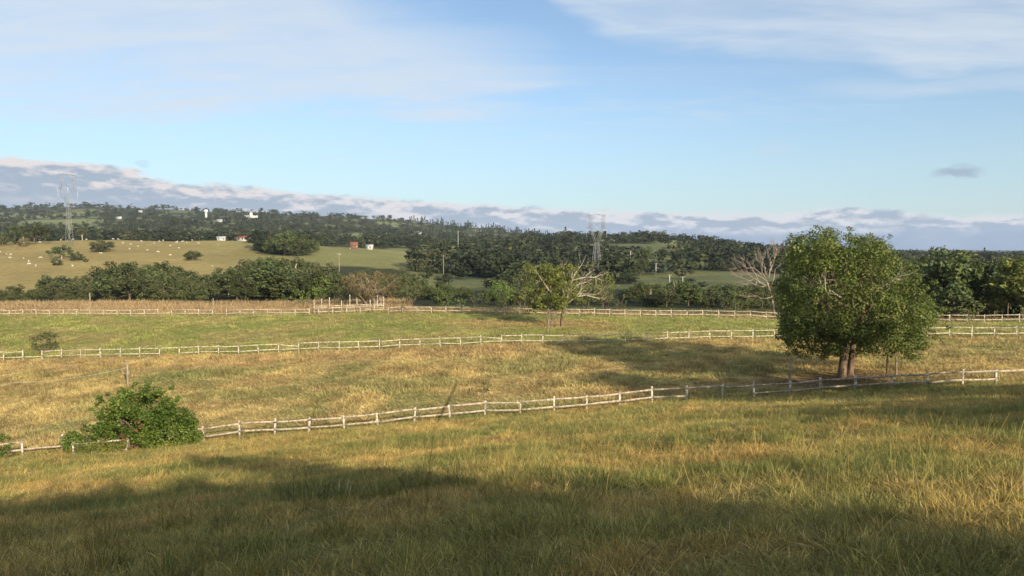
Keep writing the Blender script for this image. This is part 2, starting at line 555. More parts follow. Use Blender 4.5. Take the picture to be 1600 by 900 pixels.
class MB:
    """collects boxes, tubes and polygons into one mesh"""
    def __init__(self):
        self.v, self.q, self.t, self.k = [], [], [], 0

    def add(self, v, q=(), t=()):
        v = np.asarray(v, float)
        self.v.append(v)
        if len(q):
            self.q.append(np.asarray(q) + self.k)
        if len(t):
            self.t.append(np.asarray(t) + self.k)
        self.k += len(v)

    def box(self, c, s, R=None, taper=1.0):
        s = np.asarray(s, float) / 2
        v = np.array([[-1, -1, -1], [1, -1, -1], [1, 1, -1], [-1, 1, -1], [-1, -1, 1], [1, -1, 1], [1, 1, 1], [-1, 1, 1]], float)
        v[4:, :2] *= taper
        v = v * s
        if R is not None:
            v = v @ np.asarray(R).T
        self.add(v + np.asarray(c), [[0, 3, 2, 1], [4, 5, 6, 7], [0, 1, 5, 4], [1, 2, 6, 5], [2, 3, 7, 6], [3, 0, 4, 7]])

    def tube(self, pts, rad, n=6):
        pts = np.asarray(pts, float)
        rad = np.broadcast_to(np.asarray(rad, float), (len(pts),))
        tg = np.gradient(pts, axis=0)
        tg /= np.linalg.norm(tg, axis=1)[:, None] + 1e-9
        ref = np.array([0.31, 0.17, 0.93])
        if abs(np.dot(tg[0], ref)) > .9:
            ref = np.array([1., 0, 0])
        u = np.cross(tg, ref)
        u /= np.linalg.norm(u, axis=1)[:, None] + 1e-9
        w = np.cross(tg, u)
        a = np.linspace(0, 2 * math.pi, n, endpoint=False)
        ring = (pts[:, None] + rad[:, None, None] * (np.cos(a)[None, :, None] * u[:, None] + np.sin(a)[None, :, None] * w[:, None]))
        v = ring.reshape(-1, 3)
        q = []
        for i in range(len(pts) - 1):
            for j in range(n):
                q.append([i * n + j, i * n + (j + 1) % n, (i + 1) * n + (j + 1) % n, (i + 1) * n + j])
        b = len(v)
        v = np.vstack([v, pts[0], pts[-1]])
        t = [[b, (j + 1) % n, j] for j in range(n)] + [[b + 1, b - n + j, b - n + (j + 1) % n] for j in range(n)]
        self.add(v, q, t)

    def bar(self, a, b, r, n=4):
        self.tube([a, b], r, n)

    def mesh(self, name, smooth_=False):
        return np_mesh(name, np.vstack(self.v), np.vstack(self.q) if self.q else None, np.vstack(self.t) if self.t else None, smooth_)

    def build(self, name, mat, parent=None, loc=(0, 0, 0), rz=0.0, smooth_=False):
        return link_mesh(name, self.mesh(name, smooth_), mat, parent, loc, rz)


def Rz(a):
    c, s = math.cos(a), math.sin(a)
    return np.array([[c, -s, 0], [s, c, 0], [0, 0, 1]])


def Rx(a):
    c, s = math.cos(a), math.sin(a)
    return np.array([[1, 0, 0], [0, c, -s], [0, s, c]])


def Ry(a):
    c, s = math.cos(a), math.sin(a)
    return np.array([[c, 0, s], [0, 1, 0], [-s, 0, c]])


def copy_tree(o, loc, rz, scale=1.0, label=None, group=None):
    r = o.copy()
    COL.objects.link(r)
    r.location, r.rotation_euler = loc, (0, 0, rz)
    r.scale = (scale,) * 3 if np.isscalar(scale) else scale
    if label:
        r["label"] = label
    if group:
        r["group"] = group
    for ch in o.children:
        c = ch.copy()
        COL.objects.link(c)
        c.parent = r
    return r


# ------------------------------------------------------------------ materials
def new_mat(name):
    m = bpy.data.materials.new(name)
    m.use_nodes = True
    m.node_tree.nodes.clear()
    N = NT(m.node_tree)
    out = N.n('ShaderNodeOutputMaterial')
    return m, N, out


def pbsdf(N, out, col, rough=.8, spec=.3, normal=None):
    b = N.n('ShaderNodeBsdfPrincipled')
    N.put(b.inputs['Base Color'], col)
    N.put(b.inputs['Roughness'], rough)
    b.inputs['Specular IOR Level'].default_value = spec
    if normal is not None:
        N.link(normal, b.inputs['Normal'])
    N.link(b.outputs[0], out.inputs[0])
    return b


def mat_ground():
    m, N, out = new_mat("ground_cover")
    at_ = N.n('ShaderNodeAttribute', attribute_name="cover")
    geo = N.n('ShaderNodeNewGeometry')
    p = geo.outputs['Position']
    n1, n2, n3 = N.noise(p, 1.7, 4, .65), N.noise(p, .35, 4, .6), N.noise(p, 9.0, 3, .7)
    f = N.m('ADD', N.m('ADD', N.m('MULTIPLY', n1, .55), N.m('MULTIPLY', n2, .6)), N.m('MULTIPLY', n3, .45))
    f = N.m('ADD', N.m('MULTIPLY', N.m('SUBTRACT', f, .8), 1.35), .88)
    c = N.mix(1.0, at_.outputs['Color'], N.comb(f, f, N.m('MULTIPLY', f, .95)), 'MULTIPLY')
    bump = N.n('ShaderNodeBump')
    bump.inputs['Strength'].default_value = .9
    bump.inputs['Distance'].default_value = .5
    N.link(N.m('ADD', N.m('MULTIPLY', n1, .8), N.m('MULTIPLY', n3, .35)), bump.inputs['Height'])
    pbsdf(N, out, c, .95, .1, bump.outputs[0])
    return m


def mat_blade():
    m, N, out = new_mat("grass_blade")
    tint = N.n('ShaderNodeAttribute', attribute_name="tint")
    tint.attribute_type = 'INSTANCER'
    geo = N.n('ShaderNodeNewGeometry')
    rnd = geo.outputs['Random Per Island']
    k = N.m('ADD', .42, N.m('MULTIPLY', rnd, 1.15))
    c = N.mix(1.0, tint.outputs['Color'], N.comb(k, k, k), 'MULTIPLY')
    c = N.mix(N.m('MULTIPLY', N.sstep(.78, .97, rnd), .55), c, (.58, .46, .22, 1))
    b = pbsdf(N, out, c, .65, .2)
    tr = N.n('ShaderNodeBsdfTranslucent')
    N.link(c, tr.inputs[0])
    mx = N.n('ShaderNodeMixShader')
    mx.inputs[0].default_value = .25
    N.link(b.outputs[0], mx.inputs[1])
    N.link(tr.outputs[0], mx.inputs[2])
    N.link(mx.outputs[0], out.inputs[0])
    return m


def mat_leaf(name, dark, mid, light, trans=.25, rough=.5, spec=.35, hue=.25, dry=None, ns=.55):
    m, N, out = new_mat(name)
    geo = N.n('ShaderNodeNewGeometry')
    oi = N.n('ShaderNodeObjectInfo')
    rmp = N.n('ShaderNodeValToRGB')
    e = rmp.color_ramp.elements
    e[0].position, e[0].color = 0.0, (*dark, 1)
    e[1].position, e[1].color = 1.0, (*light, 1)
    x = e.new(.55)
    x.color = (*mid, 1)
    if dry:
        e2 = e.new(.93)
        e2.color = (*light, 1)
        e[-1].color = (*dry, 1)
    # leaves of one bough share a tone: mix a broad noise with the single leaf's own value
    tc = N.n('ShaderNodeTexCoord')
    nz = N.noise(tc.outputs['Object'], ns, 2 if ns > .1 else 5, .5)
    v = N.m('ADD', N.m('MULTIPLY', geo.outputs['Random Per Island'], .62 if ns > .1 else .35), N.m('MULTIPLY', N.m('SUBTRACT', nz, .30), 1.0 if ns > .1 else 1.5))
    N.link(v, rmp.inputs[0])
    hs = N.n('ShaderNodeHueSaturation')
    N.put(hs.inputs['Hue'], N.m('ADD', .5 - .04 * hue, N.m('MULTIPLY', oi.outputs['Random'], .08 * hue)))
    N.put(hs.inputs['Value'], N.m('ADD', 1 - hue, N.m('MULTIPLY', oi.outputs['Random'], 2 * hue)))
    N.link(rmp.outputs[0], hs.inputs['Color'])
    b = pbsdf(N, out, hs.outputs[0], rough, spec)
    tr = N.n('ShaderNodeBsdfTranslucent')
    N.link(hs.outputs[0], tr.inputs[0])
    mx = N.n('ShaderNodeMixShader')
    mx.inputs[0].default_value = trans
    N.link(b.outputs[0], mx.inputs[1])
    N.link(tr.outputs[0], mx.inputs[2])
    N.link(mx.outputs[0], out.inputs[0])
    return m


def mat_noise(name, c0, c1, scale=4.0, rough=.85, spec=.2, stretch=(1, 1, 1), lo=.38, hi=.62, bump=.0, metal=0):
    m, N, out = new_mat(name)
    tc = N.n('ShaderNodeTexCoord')
    mp = N.n('ShaderNodeMapping')
    mp.inputs['Scale'].default_value = stretch
    N.link(tc.outputs['Object'], mp.inputs[0])
    n = N.noise(mp.outputs[0], scale, 5, .62)
    c = N.mix(N.sstep(lo, hi, n), (*c0, 1), (*c1, 1))
    nrm = None
    if bump:
        bp = N.n('ShaderNodeBump')
        bp.inputs['Strength'].default_value = bump
        bp.inputs['Distance'].default_value = .05
        N.link(n, bp.inputs['Height'])
        nrm = bp.outputs[0]
    b = pbsdf(N, out, c, rough, spec, nrm)
    b.inputs['Metallic'].default_value = metal
    return m


M = dict(
    ground=mat_ground(), blade=mat_blade(),
    paint=mat_noise("weathered_white_paint", (.22, .18, .13), (.62, .55, .44), 5.0, .8, .2, (1, 1, 1), .36, .62, .2),
    tanrail=mat_noise("sun_bleached_board", (.22, .17, .115), (.52, .43, .315), 5.0, .85, .15, (1, 1, 1), .34, .62, .2),
    cream=mat_noise("aged_cream_paint", (.27, .215, .15), (.66, .585, .44), 5.0, .8, .2, (1, 1, 1), .34, .62, .2),
    greywood=mat_noise("weathered_grey_wood", (.20, .165, .12), (.46, .40, .31), 6.0, .9, .1, (1, 1, 1), .3, .65, .3),
    bark=mat_noise("brown_bark", (.07, .048, .034), (.20, .145, .10), 5.0, .95, .1, (1, 1, .25), .35, .65, .6),
    redbark=mat_noise("reddish_bark", (.075, .05, .036), (.20, .135, .095), 5.0, .95, .1, (1, 1, .25), .35, .65, .6),
    pale=mat_noise("pale_bare_wood", (.30, .245, .18), (.56, .48, .37), 7.0, .9, .1, (1, 1, 1), .3, .7, .2),
    pink=mat_noise("bleached_twigs", (.19, .145, .115), (.36, .285, .23), 7.0, .9, .1),
    oldwood=mat_noise("old_post_wood", (.16, .12, .085), (.40, .32, .22), 9.0, .9, .1, (1, 1, .2), .3, .7, .3),
    wire=mat_noise("galvanised_wire", (.35, .34, .32), (.5, .49, .46), 3.0, .5, .4),
    steel=mat_noise("galvanised_steel", (.20, .20, .20), (.33, .33, .32), 1.0, .5, .5, metal=.2),
    cow=mat_noise("white_hide", (.42, .39, .34), (.62, .59, .53), 2.0, .9, .1),
    white=mat_noise("white_plaster", (.55, .54, .51), (.72, .71, .68), 1.0, .9, .1),
    brick=mat_noise("red_brick_wall", (.20, .105, .075), (.30, .16, .115), 2.5, .95, .1),
    tanwall=mat_noise("tan_wall", (.42, .27, .19), (.52, .36, .26), 1.0, .95, .1),
    redroof=mat_noise("clay_tile_roof", (.20, .07, .045), (.34, .13, .08), 2.0, .9, .1),
    greyroof=mat_noise("grey_metal_roof", (.34, .35, .36), (.50, .51, .52), 1.0, .6, .3),
    glass=mat_noise("dark_window", (.02, .022, .026), (.035, .038, .042), 1.0, .15, .5),
    leaf_big=mat_leaf("leaf_big_tree", (.040, .066, .015), (.115, .150, .030), (.28, .28, .07), .30, .55, .25, .0),
    leaf_bush=mat_leaf("leaf_glossy_bush", (.030, .062, .010), (.095, .150, .022), (.26, .30, .06), .28, .5, .25, .0, dry=(.20, .15, .06)),
    leaf_dry=mat_leaf("leaf_dead", (.11, .065, .03), (.19, .11, .05), (.27, .17, .08), .2, .8, .1, .0),
    leaf_wood=mat_leaf("leaf_wood", (.034, .050, .018), (.080, .100, .032), (.165, .170, .060), .18, .65, .2, .30),
    leaf_pine=mat_leaf("leaf_pine", (.012, .020, .010), (.026, .036, .016), (.05, .058, .026), .12, .7, .15, .2),
    leaf_yellow=mat_leaf("leaf_yellow_green", (.065, .090, .018), (.165, .185, .038), (.31, .29, .075), .28, .55, .3, .1),
    leaf_bright=mat_leaf("leaf_bright_green", (.07, .12, .02), (.15, .22, .035), (.25, .31, .07), .28, .55, .3, .1),
    leaf_tan=mat_leaf("leaf_tan_twigs", (.11, .09, .045), (.20, .165, .075), (.31, .25, .12), .2, .8, .1, .1),
    leaf_olive=mat_leaf("leaf_olive", (.045, .058, .022), (.095, .105, .04), (.17, .16, .06), .22, .6, .2, .15),
    stalk=mat_noise("dark_grass_stalk", (.07, .055, .03), (.14, .105, .055), 8.0, .8, .1),
    straw=mat_noise("pale_straw", (.50, .40, .22), (.66, .55, .34), 8.0, .7, .2),
)

# ------------------------------------------------------------------ ground sheet
def build_ground():
    fr = np.linspace(-0.80, 0.80, 560)
    sd_ = np.concatenate([np.linspace(0.80, 2 * math.pi - 0.80, 74)[1:-1]])
    th = np.concatenate([fr, sd_])
    r = np.exp(np.linspace(math.log(1.2), math.log(9500), 460))
    R_, T_ = np.meshgrid(r, th, indexing='ij')
    x, y = R_ * np.sin(T_), R_ * np.cos(T_)
    z = H(x, y)
    nr, nt = x.shape
    v = np.stack([x, y, z], -1).reshape(-1, 3)
    i, j = np.meshgrid(np.arange(nr - 1), np.arange(nt), indexing='ij')
    j2 = (j + 1) % nt
    q = np.stack([i * nt + j, i * nt + j2, (i + 1) * nt + j2, (i + 1) * nt + j], -1).reshape(-1, 4)[:, ::-1]
    b = len(v)
    v = np.vstack([v, [[0, 0, Hs(0.01, 0.3)]]])
    t = np.array([[b, (k + 1) % nt, k] for k in range(nt)])[:, ::-1]
    t = t[:, ::-1] if False else t
    me = np_mesh("ground", v, q, t, True)
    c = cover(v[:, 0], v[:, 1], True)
    ca = me.attributes.new("cover", 'FLOAT_COLOR', 'POINT')
    ca.data.foreach_set("color", np.concatenate([c, np.ones((len(c), 1))], 1).astype(np.float32).ravel())
    o = link_mesh("ground", me, M['ground'])
    tag(o, kind='structure')


build_ground()

# ------------------------------------------------------------------ the air
def build_haze():
    b = MB()
    b.box([0, 0, 60], (19600, 19600, 320))
    m = bpy.data.materials.new("air")
    m.use_nodes = True
    m.node_tree.nodes.clear()
    N = NT(m.node_tree)
    out = N.n('ShaderNodeOutputMaterial')
    v = N.n('ShaderNodeVolumePrincipled')
    v.inputs['Color'].default_value = (.62, .74, .95, 1)
    v.inputs['Density'].default_value = HAZE
    v.inputs['Anisotropy'].default_value = .0
    N.link(v.outputs[0], out.inputs['Volume'])
    tag(b.build('haze', m), kind='stuff')


build_haze()

# ------------------------------------------------------------------ fences
def fence(root_name, label, pts, mat, post_h=1.2, post_w=.13, rails=(1.02, .45), sink=.3, miss=0.0, rail_h=.13, seed=1,
          tilt=.03, span=1, group=None, keep=None, grey=.14, rail_mat=None):
    """posts at pts (x, y); rails between neighbouring posts"""
    rg = random.Random(seed)
    P = [np.array([x, y, Hs(x, y)]) for x, y in pts]
    mid = P[len(P) // 2]
    root = empty(root_name, tuple(mid))
    tag(root, label, 'fence', group)
    for i, p in enumerate(P):
        h = post_h * rg.uniform(.93, 1.07)
        b = MB()
        R_ = Rx(rg.gauss(0, tilt)) @ Ry(rg.gauss(0, tilt)) @ Rz(rg.uniform(-.15, .15))
        w = post_w * rg.uniform(.85, 1.1)
        b.box(p - mid + R_ @ np.array([0, 0, (h - sink) / 2]), (w, w, h + sink), R_, .93)
        b.build('post', mat, root)
    for i in range(0, len(P) - span, span):
        lost = False
        for k, hr in enumerate(rails):
            gone = rg.random() < miss and not (k == 1 and lost)
            lost = gone if k == 0 else False
            if gone or (keep and not keep(i, k)):
                continue
            a, c = P[i] - mid, P[i + span] - mid
            za, zc = a[2] + hr + rg.gauss(0, .02), c[2] + hr + rg.gauss(0, .02)
            if rg.random() < miss * .5:
                zc -= .35
            L = math.dist(a[:2], c[:2]) + .10
            dirv = np.array([c[0] - a[0], c[1] - a[1], zc - za])
            yaw, pit = math.atan2(dirv[1], dirv[0]), math.atan2(dirv[2], math.hypot(dirv[0], dirv[1]))
            R_ = Rz(yaw) @ Ry(-pit) @ Rx(rg.gauss(0, .05))
            off = Rz(yaw) @ np.array([0, -(post_w / 2 + .024), 0])
            b = MB()
            m_ = np.array([(a[0] + c[0]) / 2, (a[1] + c[1]) / 2, (za + zc) / 2]) + off + np.array([0, 0, rg.gauss(0, .006)])
            # a slightly bowed plank of four lengths
            n = 4
            bow = rg.gauss(0, .018)
            for s in range(n):
                t0, t1 = -L / 2 + L * s / n, -L / 2 + L * (s + 1) / n
                zb = lambda t: bow * (1 - (2 * t / L) ** 2)
                hh = rail_h * rg.uniform(.92, 1.06)
                vv = np.array([[t0, -.017, zb(t0) - hh / 2], [t1, -.017, zb(t1) - hh / 2], [t1, .017, zb(t1) - hh / 2], [t0, .017, zb(t0) - hh / 2],
                               [t0, -.017, zb(t0) + hh / 2], [t1, -.017, zb(t1) + hh / 2], [t1, .017, zb(t1) + hh / 2], [t0, .017, zb(t0) + hh / 2]])
                qs = [[0, 3, 2, 1], [4, 5, 6, 7], [0, 1, 5, 4], [2, 3, 7, 6]]
                if s == 0:
                    qs.append([3, 0, 4, 7])
                if s == n - 1:
                    qs.append([1, 2, 6, 5])
                b.add(vv @ R_.T + m_, qs)
            b.build('rail', M['greywood'] if rg.random() < grey else (rail_mat or mat), root)
    return root


near_px = [-32, 23, 83, 140, 197, 255, 312, 367, 423, 479, 536, 589, 645, 702, 757, 813, 866, 918, 970, 1022, 1077, 1131, 1180, 1237, 1288, 1344, 1400,
           1452, 1506, 1562, 1618, 1672]
NEAR_D = 51.0
fence('rail_fence', 'nearest rail fence of faded boards, passing the green bush and the big tree',
      [((p - 800) / F_PX * NEAR_D, NEAR_D + .25 * math.sin(p * .02)) for p in near_px], M['paint'], 1.22, .135, (1.06, .52), .4, .015, .125, 3, .045,
      keep=lambda i, k: not (k == 1 and i in (20, 21)), rail_mat=M['tanrail'])


def along(tab, px0, px1, step=2.5):
    pts = []
    px = px0
    while px < px1:
        d = float(fence_d(tab, px))
        pts.append(((px - 800) / F_PX * d, d))
        px += step * F_PX / d
    return pts


fence('rail_fence', 'middle weathered rail fence between the straw paddock and the green meadow',
      along(MIDF, -30, 1660), M['cream'], 1.2, .11, (1.06, .42), .3, .025, .095, 5, .04, grey=.15)
fence('rail_fence', 'far white rail fence along the rusty grass left of the stock pen',
      along(BACKF, -30, 486), M['cream'], 1.15, .12, (1.03, .42), .3, .015, .10, 6, .02)
fence('rail_fence', 'far white rail fence from the stock pen past the leaning tree rightwards',
      along(BACKF, 606, 1660), M['cream'], 1.15, .12, (1.03, .42), .3, .015, .10, 8, .02)
# short piece of fence in front of the bush
fence('rail_fence', 'short overgrown piece of rail fence with yellowish creeper at the foot of the green bush',
      [((p - 800) / F_PX * 47.2, 47.2 + q) for p, q in ((106, -.1), (146, 0), (186, .3))], M['paint'], 1.1, .13, (.95, .35), .3, 0, .13, 9, .03)


def stock_pen():
    d0 = 132.0
    root = empty('stock_pen', tuple(ground(545, d0)))
    tag(root, 'small stock pen of tall white posts and rails between the two far fences', 'cattle pen')
    o = np.array(root.location)
    tall = [(490, 2.9, 0), (502, 3.1, .5), (514, 3.2, 1), (533, 2.6, 0), (546, 3.5, 1.5), (557, 2.9, 1.2), (578, 2.5, 0), (589, 3.3, .8), (599, 2.9, 1.6)]
    low = [(497, 1.3, -.8), (519, 1.3, -.8), (541, 1.5, -.8), (562, 1.3, -.8), (584, 1.7, -.9)]
    tops = []
    for px, h, dy in tall + low:
        p = ground(px, d0 + dy)
        b = MB()
        h *= .9
        b.box(p - o + np.array([0, 0, h / 2 - .2]), (.11, .11, h + .4), Rz(random.uniform(-.2, .2)) @ Rx(random.gauss(0, .02)), .92)
        b.build('post', M['cream'], root)
    for dy, hs_ in ((-.8, (.45, 1.15)), (.3, (.7, 1.35))):
        pxs = np.linspace(488, 600, 6)
        for a, c in zip(pxs[:-1], pxs[1:]):
            for h in hs_:
                pa, pc = ground(a, d0 + dy) - o, ground(c, d0 + dy) - o
                b = MB()
                v = pc - pa
                b.box((pa + pc) / 2 + np.array([0, -.09, h]), (np.linalg.norm(v), .04, .10), Rz(math.atan2(v[1], v[0])) @ Ry(-math.atan2(v[2], math.hypot(v[0], v[1]))))
                b.build('rail', M['cream'], root)


stock_pen()


def lone_post(px, d, h, w, label, mat, lean=(0, 0), round_=True, cap=None):
    p = ground(px, d)
    b = MB()
    top = np.array([lean[0], lean[1], h])
    pts = [np.array([0, 0, -.4]), top * .33 + [random.gauss(0, .01), 0, 0], top * .66, top]
    b.tube(pts, [w * .55, w * .52, w * .5, w * .44], 8)
    if cap:
        b.box(top + [0, 0, -.12], (w * 1.5, w * 1.5, .10))
    o = b.build('fence_post', mat, None, tuple(p))
    tag(o, label, 'post')
    return o, p + top


_, wire_top = lone_post(194, 75, 2.6, .22, 'lone weathered wooden post behind the green bush holding a sagging wire', M['oldwood'], (.03, 0))
lone_post(1237, 52.5, 2.35, .17, 'tall pale wooden post standing behind the near fence left of the big tree trunk', M['oldwood'], (.02, 0))
lone_post(1391, 58.5, 1.75, .16, 'dark wooden post right of the big tree trunk, darker of the pair', M['bark'], (.0, 0), cap=True)
lone_post(1405.5, 56.6, 1.62, .16, 'pale wooden post right of the big tree trunk, lighter of the pair', M['oldwood'], (-.03, 0))
lone_post(139, 139, 3.9, .20, 'slender pale pole behind the far fence by the rusty grass at left', M['oldwood'], (0, 0))
lone_post(333, 137, 3.0, .17, 'slender pale pole behind the far fence next to the reddest grass', M['oldwood'], (-.15, 0))
lone_post(857, 101, 1.7, .12, 'thin pale stake in front of the leaning tree', M['oldwood'], (.02, 0))


def sag_wire():
    a = wire_top + np.array([-.02, 0, -.75])
    e = at(20, 598, 73)
    pts = [a * (1 - t) + e * t + np.array([0, 0, -.35 * 4 * t * (1 - t)]) for t in np.linspace(0, 1, 14)]
    # runs down to the grass at its far end
    g = np.array([pts[-1][0] - 6, 73, Hs(pts[-1][0] - 6, 73) + .4])
    pts += [pts[-1] * .5 + g * .5, g]
    b = MB()
    o = np.array(a)
    b.tube([p - o for p in pts], .014, 5)
    w = b.build('fence_wire', M['wire'], None, tuple(o))
    tag(w, 'thin sagging wire running left from the lone post behind the bush', 'wire')


sag_wire()

# ------------------------------------------------------------------ foliage tools
def leaf_quads(centres, normals, size, rg, aspect=.55):
    n = len(centres)
    nn = normals / (np.linalg.norm(normals, axis=1)[:, None] + 1e-9)
    r = rg.normal(size=(n, 3))
    u = np.cross(nn, r)
    u /= np.linalg.norm(u, axis=1)[:, None] + 1e-9
    w = np.cross(nn, u)
    s = size * rg.uniform(.65, 1.3, n)
    a, b = u * s[:, None] * .5, w * (s * aspect * .5)[:, None]
    fold = nn * (s * .12)[:, None]
    v = np.stack([centres - a - fold, centres + b, centres + a - fold, centres - b], 1).reshape(-1, 3)
    return v


def leaf_mesh(name, clumps, per, size, rg, up=.5, shell=.55, aspect=.55, flat=.85, rnd=.8):
    C_, N_ = [], []
    for c, r in clumps:
        k = max(6, int(per * (r ** 2)))
        d = rg.normal(size=(k, 3))
        d /= np.linalg.norm(d, axis=1)[:, None]
        rad = r * (shell + (1 - shell) * rg.random(k) ** .7) * (1 + .25 * rg.normal(size=k) * .5)
        p = d * rad[:, None]
        p[:, 2] *= flat
        C_.append(np.asarray(c) + p)
        N_.append(d + np.array([0, 0, up]) + rnd * rg.normal(size=(k, 3)))
    v = leaf_quads(np.vstack(C_), np.vstack(N_), size, rg, aspect)
    return np_mesh(name, v, np.arange(len(v)).reshape(-1, 4))


def limb_path(a, b, rg, n=6, wob=.12, rise=.15):
    a, b = np.asarray(a, float), np.asarray(b, float)
    L = np.linalg.norm(b - a)
    t = np.linspace(0, 1, n)[:, None]
    p = a * (1 - t) + b * t
    p[:, 2] += (rise * L * np.sin(t[:, 0] * math.pi) * .6)
    p[1:-1] += rg.normal(size=(n - 2, 3)) * wob * L / n
    return p


def branching(b, p, d, L, r, depth, rg, spread=.55, kids=(2, 4), shrink=.72, up=.1, n=4, sides=6, twist=.25):
    """recursive bare boughs"""
    pts = [np.array(p, float)]
    dd = np.array(d, float)
    for i in range(n):
        dd = dd + rg.normal(size=3) * twist * .35 + np.array([0, 0, up * .2])
        dd /= np.linalg.norm(dd)
        pts.append(pts[-1] + dd * L / n)
    b.tube(pts, np.linspace(r, r * .62, len(pts)), sides)
    if depth == 0:
        return
    for k in range(rg.integers(*kids)):
        t = rg.uniform(.45, 1.0) if k else 1.0
        q = pts[min(n, int(t * n + .5))]
        nd = dd + rg.normal(size=3) * spread
        nd[2] += up
        nd /= np.linalg.norm(nd)
        branching(b, q, nd, L * shrink * rg.uniform(.75, 1.15), r * .62 * (.9 if k == 0 else .7), depth - 1, rg, spread, kids, shrink, up, max(3, n - 1), max(4, sides - 1), twist)


# ------------------------------------------------------------------ the big tree
def big_tree():
    rg = np.random.default_rng(42)
    base = ground(1327, 58.0)
    root = empty('broadleaf_tree', tuple(base))
    tag(root, 'big round dense green tree on two trunks behind the near fence', 'tree')
    s = 58.0 / F_PX
    # crown outline (photograph) turned into metres round the trunk
    outl = np.array([(1213, 470), (1217, 415), (1226, 378), (1243, 358), (1275, 352), (1310, 356), (1345, 359), (1378, 374), (1402, 392), (1434, 415), (1450, 440),
                     (1462, 480), (1462, 515), (1455, 535), (1430, 549), (1385, 546), (1350, 549), (1310, 551), (1270, 552), (1238, 551), (1222, 530), (1216, 500)], float)
    ox, oz = (outl[:, 0] - 1327) * s, (586 - outl[:, 1]) * s

    def inside(x, z):
        c, j = False, len(ox) - 1
        for i in range(len(ox)):
            if (oz[i] > z) != (oz[j] > z) and x < (ox[j] - ox[i]) * (z - oz[i]) / (oz[j] - oz[i]) + ox[i]:
                c = not c
            j = i
        return c
    clumps = []
    tries = 0
    while len(clumps) < 200 and tries < 60000:
        tries += 1
        x, y, z = rg.uniform(-6.4, 6.9), rg.uniform(-6.0, 6.0), rg.uniform(1.4, 11.9)
        r = rg.uniform(.6, 1.35)
        f_ = 58.0 / (58.0 + y)
        xs, zs = x * f_ + 26.6 * (f_ - 1), z * f_ - 10.4 * (f_ - 1)
        if not (inside(xs + r * .72, zs) and inside(xs - r * .72, zs) and inside(xs, zs + r * .62) and inside(xs, zs - r * .45)):
            continue
        e = abs((x - .4) / 7.0) ** 4 + abs(y / 6.0) ** 2.6 + abs((z - 5.9) / 6.6) ** 4
        if e > 1.1 or e < .16:
            continue
        p = np.array([x, y, z])
        if any(np.linalg.norm(p - c) < .92 * min(r, q) + .22 for c, q in clumps):
            continue
        clumps.append((p, r))
    sprigs = []
    for k in range(150):                                  # loose sprigs break the outline
        i = rg.integers(len(ox))
        t = rg.random()
        x = ox[i] * (1 - t) + ox[(i + 1) % len(ox)] * t
        z = oz[i] * (1 - t) + oz[(i + 1) % len(ox)] * t
        f = rg.uniform(.86, 1.03)
        sprigs.append((np.array([x * f, rg.normal() * 1.6, 5.6 + (z - 5.6) * f]), rg.uniform(.22, .5)))
    me = leaf_mesh("crown", clumps, 300, .22, rg, .45, .45, .5, .85, .5)
    o = link_mesh('crown', me, M['leaf_big'], root)
    me2 = leaf_mesh("crown_sprays", sprigs, 300, .19, rg, .4, .2, .45)
    link_mesh('crown', me2, M['leaf_big'], root)
    # trunks
    tr = MB()
    tr.tube([[-.35, 0, -.3], [-.33, 0, .2], [-.28, .02, 1.2], [-.2, .05, 2.4], [-.3, 0, 3.4]], [.44, .35, .30, .28, .25], 12)
    tr.build('trunk', M['bark'], root, smooth_=True)
    t2 = MB()
    t2.tube([[.42, .35, -.3], [.44, .35, .3], [.5, .3, 1.3], [.6, .3, 2.5], [.95, .3, 3.6]], [.34, .27, .23, .21, .19], 12)
    t2.build('trunk', M['redbark'], root, smooth_=True)
    lb = MB()
    order = rg.permutation(len(clumps))[:64]
    for i in order:
        c, r = clumps[i]
        st = np.array([-.3, 0, rg.uniform(2.6, 3.4)]) if c[0] < .2 else np.array([.9, .3, rg.uniform(2.8, 3.6)])
        p = limb_path(st, c, rg, 7, .35, .12)
        r0 = .05 + .012 * np.linalg.norm(c - st)
        lb.tube(p, np.linspace(r0, .02, 7), 6)
    lb.build('limb', M['bark'], root, smooth_=True)
    # pale bare boughs showing at the front of the crown
    pb = MB()
    for (a, c, r) in (((-2.4, -4.6, 6.4), (-4.2, -5.5, 7.4), .06), ((-.2, -4.4, 6.9), (1.2, -5.3, 8.0), .04)):
        p = limb_path(a, c, rg, 6, .3, .1)
        pb.tube(p, np.linspace(r, r * .5, 6), 6)
        for k in range(5):
            q = p[rg.integers(2, 6)]
            dd = (np.asarray(c) - np.asarray(a)) / np.linalg.norm(np.asarray(c) - np.asarray(a)) + rg.normal(size=3) * .6
            branching(pb, q, dd / np.linalg.norm(dd), rg.uniform(.7, 1.5), r * .4, 1, rg, .5, (2, 4), .7, .1, 3, 4)
    pb.build('dead_bough', M['pale'], root, smooth_=True)


big_tree()


